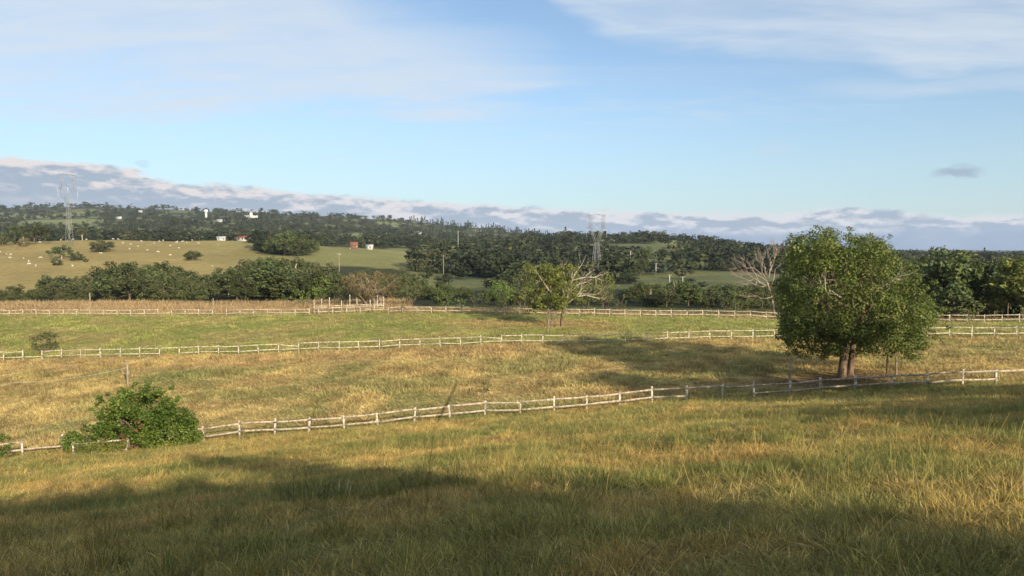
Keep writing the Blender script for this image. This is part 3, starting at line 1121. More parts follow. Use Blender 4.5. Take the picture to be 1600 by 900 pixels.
# ------------------------------------------------------------------ leaning sparse tree in the middle
def leaning_tree():
    rg = np.random.default_rng(5)
    d = 107.0
    base = ground(877, d)
    s = d / F_PX
    root = empty('leaning_tree', tuple(base))
    tag(root, 'sparse yellow-green tree with long pale crooked boughs reaching right, by the far fence', 'tree')
    P = lambda px, py, dy=0.0: np.array([(px - 877) * s, dy, (508 - py) * s])
    tr = MB()
    tr.tube([P(878, 512), P(878, 505), P(879, 490), P(882, 478)], [.30, .27, .23, .22], 8)
    tr.build('trunk', M['redbark'], root, smooth_=True)
    bo = MB()
    paths = [([(882, 478), (888, 455), (893, 435), (912, 431), (930, 431)], .14), ([(884, 474), (900, 462), (915, 459), (936, 464)], .12), ([(900, 462), (908, 452), (909, 441)], .07),
             ([(893, 448), (904, 443), (918, 438), (932, 430)], .08), ([(886, 470), (905, 458), (935, 459)], .07), ([(880, 480), (868, 470), (862, 455), (848, 440)], .15),
             ([(880, 482), (860, 474), (850, 460), (836, 455)], .11), ([(884, 468), (878, 446), (866, 430), (854, 420)], .13), ([(886, 460), (884, 436), (878, 416)], .11),
             ([(890, 446), (898, 425), (908, 412)], .09), ([(868, 470), (858, 452), (842, 428)], .08)]
    tips = []
    for k, (pp, r) in enumerate(paths):
        dy = np.cumsum(rg.normal(0, .5, len(pp)))
        pts = [P(x, y, q) for (x, y), q in zip(pp, dy)]
        bo.tube(pts, np.linspace(r, r * .35, len(pts)), 6)
        for j in range(1, len(pts)):
            for _ in range(3):
                dd = (pts[j] - pts[j - 1])
                dd = dd / np.linalg.norm(dd) + rg.normal(size=3) * .55
                branching(bo, pts[j], dd / np.linalg.norm(dd), rg.uniform(.6, 1.5), r * .3, 1, rg, .5, (2, 4), .7, .12, 3, 4)
            if pp[j][0] < 892:
                tips.append(pts[j])
    bo.build('bough', M['pale'], root, smooth_=True)
    cl = []
    for k in range(260):
        px = rg.normal(862, 23)
        py = rg.uniform(412, 482)
        if px > 905 or px < 815 or (py > 462 and px > 885):
            continue
        cl.append((P(px, py, rg.normal() * 2.0), rg.uniform(.35, .75)))
    link_mesh('crown', leaf_mesh("crown", cl, 170, .30, rg, .3, .2, .5), M['leaf_yellow'], root)
    # brushy shoots at the foot
    sh = MB()
    for k in range(16):
        a = P(rg.uniform(852, 874), 508, rg.normal() * .5)
        branching(sh, a, np.array([rg.normal() * .25, rg.normal() * .2, 1.0]), rg.uniform(1.2, 2.6), .045, 1, rg, .5, (2, 4), .7, .2, 4, 4)
    sh.build('shoots', M['oldwood'], root)


leaning_tree()


def bare_tree():
    rg = np.random.default_rng(9)
    d = 122.0
    base = ground(1212, d)
    root = empty('bare_tree', tuple(base))
    tag(root, 'leafless tree with a fan of pinkish bleached twigs left of the big tree', 'tree')
    s = d / F_PX
    z0 = 498
    P = lambda px, py, dy=0.0: np.array([(px - 1212) * s, dy, (z0 - py) * s])
    b = MB()
    b.tube([P(1212, 502), P(1209, 480), P(1204, 460), P(1198, 444)], [.24, .2, .17, .14], 7)
    b.build('trunk', M['pink'], root, smooth_=True)
    t = MB()
    fan = [(1198, 444, 1152, 424), (1200, 452, 1153, 437), (1190, 447, 1160, 420), (1192, 440, 1168, 412), (1196, 440, 1178, 412), (1198, 436, 1190, 408), (1200, 436, 1206, 396),
           (1203, 440, 1222, 393), (1204, 452, 1226, 404), (1196, 452, 1158, 448), (1204, 470, 1165, 470), (1200, 440, 1215, 400), (1188, 446, 1163, 430), (1202, 448, 1170, 440)]
    for (x0, y0, x1, y1) in fan:
        a, c = P(x0, y0, rg.normal() * .3), P(x1, y1, rg.normal() * 1.2)
        p = limb_path(a, c, rg, 6, .3, .1)
        t.tube(p, np.linspace(.10, .035, 6), 5)
        for k in range(7):
            q = p[rg.integers(2, 6)]
            dd = (c - a) / np.linalg.norm(c - a) + rg.normal(size=3) * .35
            branching(t, q, dd / np.linalg.norm(dd), rg.uniform(.8, 1.8), .035, 1, rg, .4, (2, 4), .7, .15, 3, 4)
    t.build('bough', M['pink'], root)
    cl = [(P(rg.uniform(1176, 1226), rg.uniform(452, 494), -.4 + rg.normal() * .8), rg.uniform(.4, .8)) for _ in range(64)]
    cl += [(P(rg.uniform(1205, 1232), rg.uniform(398, 440), 1 + rg.normal()), rg.uniform(.3, .6)) for _ in range(12)]
    link_mesh('crown', leaf_mesh("crown", cl, 70, .3, rg, .3, .2, .5), M['leaf_olive'], root)


bare_tree()


# ------------------------------------------------------------------ the bush in front
def green_bush():
    rg = np.random.default_rng(3)
    d = 49.2
    base = ground(215, d)
    root = empty('bush', tuple(base))
    tag(root, 'bright green glossy-leaved domed bush growing over the near fence at left', 'bush')
    s = d / F_PX
    py0 = 385 + F_PX * (-base[2]) / d
    P = lambda px, py, dy=0.0: np.array([(px - 215) * s, dy, (py0 - py) * s])
    lobes = [(208, 650, 60, 47, 2.4, 120), (258, 676, 48, 38, 1.9, 70), (285, 694, 24, 22, 1.2, 20), (134, 690, 42, 24, 1.3, 46), (185, 680, 46, 32, 2.0, 40), (110, 700, 16, 13, .6, 8)]
    cl = []
    for (px, py, rx, ry, ry_, n) in lobes:
        for _ in range(n):
            v = rg.normal(size=3)
            v /= np.linalg.norm(v)
            k = rg.uniform(.62, 1.0)
            cl.append((P(px + v[0] * rx * k * .93, py - v[2] * ry * k * .93, v[1] * ry_ * k), rg.uniform(.30, .52)))
    for _ in range(46):
        a_ = rg.uniform(.15, 2.9)
        cl.append((P(210 + 68 * math.cos(a_) * rg.uniform(.95, 1.12), 660 - 54 * math.sin(a_) * rg.uniform(.95, 1.12), rg.normal() * .9), rg.uniform(.12, .24)))
    for i, c in enumerate(cl):
        if c[0][2] < .1:
            cl[i] = (np.array([c[0][0], c[0][1], rg.uniform(.1, .8)]), c[1])
    link_mesh('foliage', leaf_mesh("foliage", cl, 640, .17, rg, .45, .3, .52, .9), M['leaf_bush'], root)
    dead = [(P(px, py, -2.1 - rg.random() * .3), rg.uniform(.14, .26)) for px, py in ((236, 650), (240, 656), (210, 670), (214, 677), (205, 682), (180, 677), (172, 681), (190, 690), (220, 690),
                                                                             (232, 662), (200, 700), (215, 704), (228, 706))]
    o = link_mesh('dead_foliage', leaf_mesh("dead_foliage", dead, 700, .17, rg, .1, .1, .4), M['leaf_dry'], root)
    o["label"] = "withered reddish brown leaves in the bush"
    st = MB()
    for k in range(22):
        a = P(rg.normal(215, 22), py0, rg.normal() * .5)
        c = P(rg.normal(212, 42), rg.uniform(625, 690), rg.normal() * 1.3)
        st.tube(limb_path(a, c, rg, 5, .25, .1), np.linspace(.06, .02, 5), 5)
    st.build('stem', M['bark'], root)


green_bush()


def creeper():
    """yellowish creeper grown over the short fence"""
    rg = np.random.default_rng(13)
    d = 46.85
    o = ground(145, d)
    cl = []
    for k in range(60):
        px = rg.uniform(104, 186)
        x = (px - 800) / F_PX * d
        cl.append((np.array([x - o[0], rg.normal() * .05, rg.uniform(.15, .98) + Hs(x, d) - o[2]]), rg.uniform(.18, .32)))
    ob = link_mesh('creeper_plant', leaf_mesh("creeper_plant", cl, 700, .13, rg, .2, .2, .5, 1.0), M['leaf_yellow'], None, tuple(o))
    tag(ob, 'yellow-green creeper covering the short fence below the bush', 'creeper')


creeper()


def shrub(name, px, d, w, h, mat, label, n=40, leaf=.3, seed=1, per=120, group=None, twigs=0, cat='shrub', r=(.22, .4), lift=.2):
    rg = np.random.default_rng(seed)
    base = ground(px, d)
    root = empty(name, tuple(base))
    tag(root, label, cat, group)
    cl = []
    for _ in range(n):
        v = rg.normal(size=3)
        v /= np.linalg.norm(v)
        k = rg.uniform(.45, 1) ** .6
        z = h * (lift + (1 - lift) * (.5 + .5 * v[2] * k))
        cl.append((np.array([v[0] * k * w / 2, v[1] * k * w / 2, z]), rg.uniform(*r) * min(w, h) * .5))
    link_mesh('foliage', leaf_mesh("foliage", cl, per, leaf, rg, .35, .2, .5, .9), mat, root)
    st = MB()
    for k in range(8 + twigs):
        c = cl[rg.integers(len(cl))][0] * np.array([1.05, 1.05, 1.08])
        st.tube(limb_path([rg.normal() * .1 * w, rg.normal() * .1 * w, -.1], c, rg, 5, .2, .1), np.linspace(.012 * h, .004 * h, 5), 5)
    st.build('stem', M['oldwood'] if twigs else M['bark'], root)
    return root


shrub('shrub', -13, 46, 1.4, 1.9, M['leaf_bush'], 'bright green bush at the left edge of the picture beside the near fence', 30, .2, 21, 380)
shrub('shrub', 65, 99, 3.6, 2.9, M['leaf_olive'], 'thin olive shrub growing behind the middle fence at left', 34, .24, 22, 110)
shrub('feathery_shrub', 578, 150, 13, 7.2, M['leaf_tan'], 'wide feathery tan shrub behind the stock pen', 170, .26, 23, 150, twigs=60, r=(.10, .24))
shrub('young_tree', 503, 158, 4.6, 6.2, M['leaf_bright'], 'small bright yellow-green tree left of the tan shrub', 36, .38, 24, 28)
shrub('shrub', 470, 158, 5.0, 3.4, M['leaf_bright'], 'low bright green shrub left of the small yellow-green tree', 24, .38, 25, 28)
shrub('shrub', 535, 155, 5.2, 4.4, M['leaf_olive'], 'olive green shrub between the small bright tree and the tan shrub', 28, .36, 26, 26)
shrub('shrub', 638, 150, 6.5, 6.4, M['leaf_olive'], 'olive green shrub right of the tan shrub', 36, .36, 27, 26)
shrub('shrub', 715, 132, 3.4, 2.4, M['leaf_bright'], 'bright green shrub behind the far fence under the dark wood', 20, .3, 28, 40)
shrub('young_tree', 785, 136, 5.0, 5.2, M['leaf_bright'], 'light green bushy tree behind the far fence left of the leaning tree', 34, .34, 29, 34)
shrub('shrub', 750, 134, 4.0, 3.0, M['leaf_olive'], 'olive shrub behind the far fence beside the light green bushy tree', 24, .34, 30, 34)
shrub('young_tree', 822, 124, 5.4, 7.2, M['leaf_olive'], 'olive tree close behind the left side of the leaning tree', 40, .34, 31, 34)
shrub('young_tree', 918, 131, 6.0, 6.0, M['leaf_yellow'], 'yellow-green bushy tree behind the bare boughs of the leaning tree', 44, .34, 32, 34)
shrub('young_tree', 948, 129, 4.2, 6.6, M['leaf_yellow'], 'taller yellow-green bush right of the leaning tree boughs', 34, .34, 33, 34)
shrub('shrub', 968, 127, 3.2, 4.0, M['leaf_olive'], 'spiky grey-green shrub behind the far fence right of the yellow-green bushes', 22, .34, 34, 34)
shrub('shrub', 1140, 121, 4.0, 3.2, M['leaf_olive'], 'low dark shrub behind the far fence left of the leafless tree', 24, .3, 35, 34)
shrub('shrub', 1160, 122, 3.0, 2.6, M['leaf_yellow'], 'low yellowish shrub behind the far fence under the leafless tree', 18, .3, 36, 34)
shrub('young_tree', 1518, 104.5, 2.4, 2.3, M['leaf_yellow'], 'slim leafy sapling at the far fence before the dark wood at right', 16, .26, 37, 24, twigs=4)
shrub('shrub', 1597, 108, 2.6, 2.4, M['leaf_bright'], 'bright green shrub behind the far fence at the right edge', 18, .26, 38, 34)
shrub('shrub', 627, 127, 2.0, 1.3, M['leaf_tan'], 'small brown dry shrub in the far fence right of the stock pen', 18, .2, 39, 70)
shrub('weed_clump', 760, 61, 1.1, 1.0, M['leaf_olive'], 'dark green weed clump in the straw paddock behind the near fence', 22, .14, 40, 260, cat='weed')


# ------------------------------------------------------------------ trees of the woods
def proto_tree(kind, seed):
    """root Empty with trunk and crown, about 10 m tall; kept off in the scene until placed"""
    rg = np.random.default_rng(seed)
    cl = []
    if kind == 'round':
        for _ in range(44):
            v = rg.normal(size=3)
            v /= np.linalg.norm(v)
            k = rg.uniform(.5, 1)
            cl.append((np.array([v[0] * 4.0 * k, v[1] * 4.0 * k, 5.4 + v[2] * 4.2 * k]), rg.uniform(.8, 1.5)))
    elif kind == 'tall':
        for _ in range(40):
            v = rg.normal(size=3)
            v /= np.linalg.norm(v)
            k = rg.uniform(.4, 1)
            cl.append((np.array([v[0] * 2.7 * k, v[1] * 2.7 * k, 6.2 + v[2] * 3.7 * k]), rg.uniform(.7, 1.3)))
    elif kind == 'spread':
        for _ in range(44):
            a, k = rg.uniform(0, 6.28), math.sqrt(rg.random())
            cl.append((np.array([math.cos(a) * 5.4 * k, math.sin(a) * 5.4 * k, 6.6 - 2.8 * k * k + rg.normal() * .9]), rg.uniform(.8, 1.4)))
    elif kind == 'low':
        for _ in range(36):
            v = rg.normal(size=3)
            v /= np.linalg.norm(v)
            k = rg.uniform(.5, 1)
            cl.append((np.array([v[0] * 4.6 * k, v[1] * 4.6 * k, max(.8, 3.6 + v[2] * 3.4 * k)]), rg.uniform(.8, 1.5)))
    else:                                                # conifer
        for z in np.linspace(1.6, 10, 22):
            rr = 2.1 * (1 - z / 11) + .15
            for _ in range(3):
                a = rg.uniform(0, 6.28)
                cl.append((np.array([math.cos(a) * rr, math.sin(a) * rr, z]), .35 + .4 * (1 - z / 11)))
    me = leaf_mesh("crown", cl, 46 if kind != 'conifer' else 90, .62 if kind != 'conifer' else .5, rg, .5, .4, .6)
    tr = MB()
    tr.tube([[0, 0, -.8], [0, 0, 1.5], [rg.normal() * .15, rg.normal() * .15, 4.5], [rg.normal() * .3, rg.normal() * .3, 8.0]], [.28, .24, .18, .06], 7)
    for i in rg.permutation(len(cl))[:12]:
        tr.tube(limb_path([0, 0, rg.uniform(2, 4.5)], cl[i][0], rg, 4, .25, .1), np.linspace(.10, .03, 4), 5)
    return me, tr.mesh("trunk", True)


KINDS_ = ['round', 'tall', 'spread', 'low', 'conifer']
PROTO = {}
for k_ in KINDS_:
    for v_ in range(3 if k_ != 'conifer' else 1):
        PROTO[(k_, v_)] = proto_tree(k_, 100 + 10 * KINDS_.index(k_) + v_)
_mesh_mat = {}


def wood_tree(kind, x, y, h, label, group=None, w=1.0, mat='leaf_wood', cat='tree', name='broadleaf_tree', z=None, trunk='bark'):
    key = (kind, random.randrange(3) if kind != 'conifer' else 0)
    cm, tm = PROTO[key]
    mk = (key, mat)
    if mk not in _mesh_mat:
        c2 = cm.copy()
        c2.materials.append(M[mat])
        t2 = tm.copy()
        t2.materials.append(M[trunk])
        _mesh_mat[mk] = (c2, t2)
    c2, t2 = _mesh_mat[mk]
    root = empty(name, (x, y, Hs(x, y) if z is None else z), random.uniform(0, 6.28))
    s = h / 10.0
    root.scale = (s * w, s * w, s)
    tag(root, label, cat, group)
    link_mesh('trunk', t2, None, root)
    link_mesh('crown', c2, None, root)
    return root


def tree_px(kind, px, d, top_py, label, group=None, w=1.0, mat='leaf_wood', name='broadleaf_tree', trunk='bark'):
    """a tree whose foot stands at column px and depth d and whose top reaches a height"""
    x = (px - 800) / F_PX * d
    z = Hs(x, d)
    h = max(2.0, zslope(top_py) * d - z)
    return wood_tree(kind, x, d, h, label, group, w, mat, name=name, z=z, trunk=trunk)


# --- singles one can tell apart
tree_px('low', 158, 470, 368, 'lone round green tree on the tan hillside pasture near the white cattle', w=1.6, mat='leaf_olive')
tree_px('low', 301, 420, 385, 'lone dark reddish-green tree low on the tan hillside pasture', w=1.35)
tree_px('spread', 97, 425, 379, 'flat-topped brownish thorn tree on the hillside pasture below the left pylon', w=1.35, mat='leaf_wood', name='thorn_tree', trunk='pale')
tree_px('low', 120, 415, 388, 'scrubby brownish thorn tree right of the flat-topped one', w=1.5, mat='leaf_wood', name='thorn_tree', trunk='pale')
tree_px('low', 134, 405, 402, 'small green bush at the lower end of the brownish thorn trees', w=1.2, mat='leaf_olive')
tree_px('low', 89, 385, 400, 'small dense green tree just above the valley wood on the pasture', w=1.3)
tree_px('spread', 55, 520, 344, 'large dark spreading tree at the upper left edge of the pasture', w=1.2)
tree_px('round', 25, 530, 352, 'rounded green tree left of the large dark spreading tree', w=1.4)
tree_px('low', 4, 515, 362, 'bright green tree at the left edge above the pasture', w=1.3, mat='leaf_olive')
tree_px('low', 38, 505, 365, 'grey-brown bare bush in front of the large dark spreading tree', w=1.0, mat='leaf_tan', trunk='pale')
tree_px('tall', 130, 640, 350, 'pale slender-trunked tree standing behind the left pylon', w=.9, mat='leaf_olive', trunk='pale')
for px, d, top, w, lab in ((1482, 118, 386, 1.05, 'tall dark-green tree with the highest crown behind the far fence at right'),
                           (1512, 121, 391, 1.0, 'tall dark-green tree right of the highest crown behind the far fence'),
                           (1530, 127, 412, .9, 'lower dark-green tree filling the gap beside the tall crowns at right'),
                           (1458, 124, 398, .9, 'dark tree half hidden behind the right side of the big tree'),
                           (1556, 121, 422, .8, 'thin dark tree with a bare grey trunk in the gap at right'),
                           (1577, 124, 432, .8, 'slim dark tree at right between the gap and the golden tree')):
    tree_px('tall' if w < .85 else 'round', px, d, top, lab, None, w, 'leaf_wood', trunk='bark')
tree_px('round', 1600, 114, 384, 'golden-green sunlit tree at the right edge behind the far fence', None, 1.15, 'leaf_yellow')

# --- woods: every tree of the nearer woods an object of its own
placed = []


def wood(n, px0, px1, d0, d1, top_fn, label, group, kinds=('round', 'low', 'tall'), w=(1.0, 1.4), mats=('leaf_wood',), gap=4.2, hmin=3.0, mask=None, name='broadleaf_tree', hmax=15):
    c = tries = 0
    while c < n and tries < n * 60:
        tries += 1
        d = math.sqrt(random.uniform(d0 * d0, d1 * d1))
        px = random.uniform(px0, px1)
        x = (px - 800) / F_PX * d
        if mask is not None and not mask(px, d):
            continue
        if any((x - a) ** 2 + (d - b) ** 2 < gap * gap for a, b in placed):
            continue
        z = Hs(x, d)
        h = zslope(top_fn(px, d) + random.gauss(0, 4.0)) * d - z
        if h < hmin:
            continue
        h = min(h, hmax)
        placed.append((x, d))
        wood_tree(random.choice(kinds), x, d, h, label, group, random.uniform(*w), random.choice(mats), name=name, z=z)
        c += 1
    return c


ip = lambda xs, ys: (lambda px: float(np.interp(px, xs, ys)))
lt = ip([-60, 0, 40, 110, 150, 200, 260, 320, 370, 420, 470, 530, 580, 640], [440, 440, 440, 430, 414, 408, 415, 424, 410, 400, 404, 416, 424, 426])
n1_ = wood(105, -50, 640, 184, 330, lambda px, d: lt(px) + max(0, (250 - d)) * .22, 'green tree in the dense valley wood below the tan pasture',
           'trees of the valley wood below the pasture', ('round', 'low', 'spread', 'round'), (1.0, 1.45), ('leaf_wood', 'leaf_wood', 'leaf_olive'), 5.5, 4.0,
           lambda px, d: d < np.interp(px, [-60, 0, 60, 200, 320, 420, 560, 650], [235, 240, 260, 330, 300, 330, 330, 300]))
mt = ip([640, 690, 760, 820, 880, 960, 985, 1040, 1100, 1150, 1200, 1240], [446, 442, 446, 448, 446, 450, 440, 437, 438, 437, 438, 430])
n2_ = wood(62, 650, 1245, 142, 215, lambda px, d: mt(px) + max(0, (180 - d)) * .25, 'dark green tree in the low wood behind the far fence',
           'trees of the low wood behind the far fence', ('round', 'low', 'low'), (1.1, 1.5), ('leaf_wood',), 4.0, 3.0)
n3_ = wood(30, 1425, 1690, 112, 170, lambda px, d: 446 + random.uniform(-30, 24), 'dark tree in the shady wood at right behind the far fence',
           'trees of the shady wood at right', ('round', 'low', 'low'), (1.0, 1.5), ('leaf_wood',), 2.8, 3.0)
n4_ = wood(26, 392, 494, 465, 545, lambda px, d: 360 + abs(px - 435) * .12, 'dark tree in the clump on the shoulder of the pasture', 'trees of the clump on the pasture shoulder',
           ('round', 'low', 'low'), (1.0, 1.4), ('leaf_wood', 'leaf_pine'), 3.6, 3.0)
n5_ = wood(44, 1075, 1440, 430, 640, lambda px, d: 386 + (640 - d) * .16, 'dark tree on the wooded slope left of the big tree', 'trees of the wooded slope right of the pylon',
           ('round', 'low', 'spread'), (1.1, 1.6), ('leaf_wood',), 8, 4.0)
n6_ = wood(40, 640, 985, 330, 520, lambda px, d: 400 + (500 - d) * .18, 'dark tree in the scattered wood around the far pylon', 'trees of the scattered wood around the far pylon',
           ('round', 'low'), (1.1, 1.5), ('leaf_wood',), 7, 3.5, lambda px, d: not (965 < px) and wooded(np.array([(px - 800) / F_PX * d]), np.array([d]))[0] > .4)
for px, d, top, lab in ((1007, 520, 384, 'round dark tree on the green slope right of the pylon'), (986, 540, 386, 'slim dark tree left of the round one on the green slope'),
                        (1000, 410, 402, 'dense dark tree below the round one on the green slope'), (1035, 560, 386, 'small dark tree at the top of the green slope'),
                        (1062, 520, 390, 'bushy dark tree at the right end of the green slope')):
    tree_px('round', px, d, top, lab, None, 1.15)


# --- the far woods that read as one mass
def far_woods():
    rg = np.random.default_rng(77)
    protos = []
    for v_ in range(6):
        cl = []
        con = v_ >= 4
        for _ in range(12):
            v = rg.normal(size=3)
            v /= np.linalg.norm(v)
            if con:
                z = rg.uniform(.2, 1)
                cl.append((np.array([v[0] * .20 * (1.1 - z), v[1] * .20 * (1.1 - z), z]), .13 * (1.25 - z)))
            else:
                k = rg.uniform(.4, 1)
                cl.append((np.array([v[0] * .46 * k, v[1] * .46 * k, .52 + v[2] * .40 * k]), rg.uniform(.14, .24)))
        C_, N_ = [], []
        for c, r in cl:
            d = rg.normal(size=(11, 3))
            d /= np.linalg.norm(d, axis=1)[:, None]
            C_.append(c + d * r * rg.uniform(.5, 1.05, 11)[:, None])
            N_.append(d + [0, 0, .5] + .5 * rg.normal(size=(11, 3)))
        protos.append(leaf_quads(np.vstack(C_), np.vstack(N_), .17 if not con else .11, rg, .7))
    V = []
    n = 9000
    # density falls with distance so that trees crowd evenly in the view
    d = np.exp(rg.uniform(math.log(255), math.log(4200), n * 3))
    px = rg.uniform(-160, 1760, n * 3)
    x = (px - 800) / F_PX * d
    w = wooded(x, d)
    ok = (rg.random(len(w)) < w) & ((d > 560) | ((px > 650) & (px < 1400)))
    # belt right behind the pasture's crest
    keep = ok & ~((px < 640) & (d < 660))
    x, d, px = x[keep][:n], d[keep][:n], px[keep][:n]
    z = H(x, d)
    for i in range(len(x)):
        con = (640 < px[i] < 900 and d[i] > 1300 and rg.random() < .8) or rg.random() < .015
        p = protos[rg.integers(4, 6) if con else rg.integers(0, 4)]
        h = (4.5 + 9.5 * rg.random() ** 1.3) * (.55 if d[i] < 335 else 1.0) * (1.35 if con else 1.0) * (1.0 if d[i] < 1800 else 1.2)
        a = rg.uniform(0, 6.28)
        s = max(h, 7) * rg.uniform(.9, 1.6) if not con else h
        q = p * np.array([s, s, h])
        c_, s_ = math.cos(a), math.sin(a)
        V.append(np.stack([q[:, 0] * c_ - q[:, 1] * s_ + x[i], q[:, 0] * s_ + q[:, 1] * c_ + d[i], q[:, 2] + z[i] - .3], 1))
    v = np.vstack(V)
    o = link_mesh('far_woods', np_mesh("far_woods", v, np.arange(len(v)).reshape(-1, 4)), M['leaf_far'])
    tag(o, 'continuous dark woods covering the far hills up to the skyline', 'woods', kind='stuff')


M['leaf_far'] = mat_leaf("leaf_far", (.018, .027, .014), (.050, .062, .028), (.155, .145, .065), .12, .75, .1, 0, ns=.03)  # darker leaf colours stand in for cloud shade on the far hills
far_woods()


# ------------------------------------------------------------------ pylons
def pylon(px, d, top_py, label, rz, k=1.0):
    x = (px - 800) / F_PX * d
    z = Hs(x, d)
    h = zslope(top_py) * d - z
    root = empty('power_pylon', (x, d, z), rz)
    tag(root, label, 'pylon')
    r = .0023 * h * (1 if k > .8 else .75)
    leg_w, wst_w = h * .075 * k, h * .028 * k
    wz = h * .56                                        # waist
    lv = [0, .14 * h, .26 * h, .36 * h, .44 * h, .50 * h, wz]
    hw = lambda zz: leg_w + (wst_w - leg_w) * zz / wz
    for sx in (-1, 1):
        for sy in (-1, 1):
            b = MB()
            b.bar([sx * hw(0), sy * hw(0), -.5], [sx * wst_w, sy * wst_w, wz], r * 1.5)
            b.build('leg', M['steel'], root)
    b = MB()
    for z0, z1 in zip(lv[:-1], lv[1:]):
        for k in range(4):
            sg = [(-1, -1), (1, -1), (1, 1), (-1, 1)]
            (ax, ay), (bx, by) = sg[k], sg[(k + 1) % 4]
            w0, w1 = hw(z0), hw(z1)
            b.bar([ax * w0, ay * w0, z0], [bx * w1, by * w1, z1], r * .6)
            b.bar([bx * w0, by * w0, z0], [ax * w1, ay * w1, z1], r * .6)
            b.bar([ax * w1, ay * w1, z1], [bx * w1, by * w1, z1], r * .8)
    b.build('lattice', M['steel'], root)
    # Y-shaped head: two raking arms, window, cross-beams
    hd = MB()
    az_, bz_, tz_ = h * .78, h * .80, h * .985
    aw, tw = h * .115, h * .135
    for s in (-1, 1):
        for yy in (-wst_w, wst_w):
            hd.bar([s * wst_w, yy, wz], [s * aw, yy, az_], r * 1.3)
            hd.bar([0, yy, wz + .02 * h], [s * aw * .72, yy, az_], r)
            hd.bar([s * aw, yy, az_], [s * tw, yy * .6, tz_], r * 1.2)
            hd.bar([s * aw * .72, yy, az_], [s * tw * .72, yy * .6, tz_], r)
        for k in range(5):
            t0, t1 = k / 5, (k + 1) / 5
            o0 = np.array([s * (wst_w + (aw - wst_w) * t0), -wst_w, wz + (az_ - wz) * t0])
            i1 = np.array([s * aw * .72 * t1, wst_w, wz + .02 * h + (az_ - wz - .02 * h) * t1])
            hd.bar(o0, i1, r * .7)
            o0 = np.array([s * (aw + (tw - aw) * t0), -wst_w, az_ + (tz_ - az_) * t0])
            i1 = np.array([s * .72 * (aw + (tw - aw) * t1), wst_w, az_ + (tz_ - az_) * t1])
            hd.bar(o0, i1, r * .7)
        hd.bar([s * tw * .72, 0, tz_ - .06 * h], [0, 0, tz_ - .16 * h], r)
        hd.bar([s * tw, 0, tz_], [s * tw, 0, h * 1.0], r)
    hd.build('head_frame', M['steel'], root)
    ar = MB()
    for yy in (-wst_w, wst_w):
        ar.bar([-tw * 1.06, yy * .6, tz_], [0, yy * .6, tz_ + .015 * h], r * 1.2)
        ar.bar([0, yy * .6, tz_ + .015 * h], [tw * 1.06, yy * .6, tz_], r * 1.2)
    ar.bar([-tw * .72, 0, tz_ - .06 * h], [tw * .72, 0, tz_ - .06 * h], r * .8)
    ar.build('cross_beam', M['steel'], root)
    sa = MB()
    for s in (-1, 1):
        sa.bar([s * aw * .9, 0, az_ + .01 * h], [s * h * .17, 0, az_], r * 1.2)
        sa.bar([s * aw * .9, 0, az_ + .05 * h], [s * h * .17, 0, az_], r)
    sa.build('side_arm', M['steel'], root)
    for s in (-1, 0, 1):
        b = MB()
        if s:
            b.tube([[s * h * .168, 0, az_ - .005 * h], [s * h * .168, 0, az_ - .14 * h]], .0028 * h, 6)
        else:
            b.tube([[0, 0, tz_ - .16 * h], [0, 0, tz_ - .26 * h]], .004 * h, 6)
        b.build('insulator', M['greyroof'], root)
    return root


pylon(932, 400, 335, 'tall lattice power pylon with a Y-shaped head beside the middle tree, against the far hill', .25)
pylon(110, 505, 272, 'tall thin lattice power pylon standing on the tan pasture at left', 1.35, .5)


# ------------------------------------------------------------------ utility poles
def pole(px, d, top_py, label, mat='white', arm=True):
    x = (px - 800) / F_PX * d
    z = Hs(x, d)
    h = zslope(top_py) * d - z
    root = empty('utility_pole', (x, d, z), random.uniform(-.4, .4))
    tag(root, label, 'utility pole')
    b = MB()
    b.tube([[0, 0, -.5], [0, 0, h]], [.17, .11], 8)
    b.build('pole', M[mat], root)
    if arm:
        a = MB()
        a.box([0, -.16, h - .35], (1.9, .1, .12))
        a.build('cross_arm', M['oldwood'], root)
        i = MB()
        for s in (-.8, 0, .8):
            i.tube([[s, -.16, h - .29], [s, -.16, h - .05]], [.06, .05], 6)
        i.build('insulator', M['white'], root)


pole(1025, 385, 411, 'pale utility pole in the middle of the green slope right of the pylon')
pole(1046.5, 340, 429, 'pale utility pole at the foot of the green slope, left of two')
pole(1067, 345, 432, 'short pale utility pole at the foot of the green slope, right of two')
pole(985, 470, 392, 'thin pole beside the slim dark tree on the green slope')
pole(530, 300, 396, 'slender pole rising from the pasture edge above the tan shrub', 'oldwood')
pole(693, 330, 399, 'thin pole among the dark trees left of the far warehouse', 'oldwood')
pole(716, 640, 361, 'pale pole beside the brick house on the middle hill')


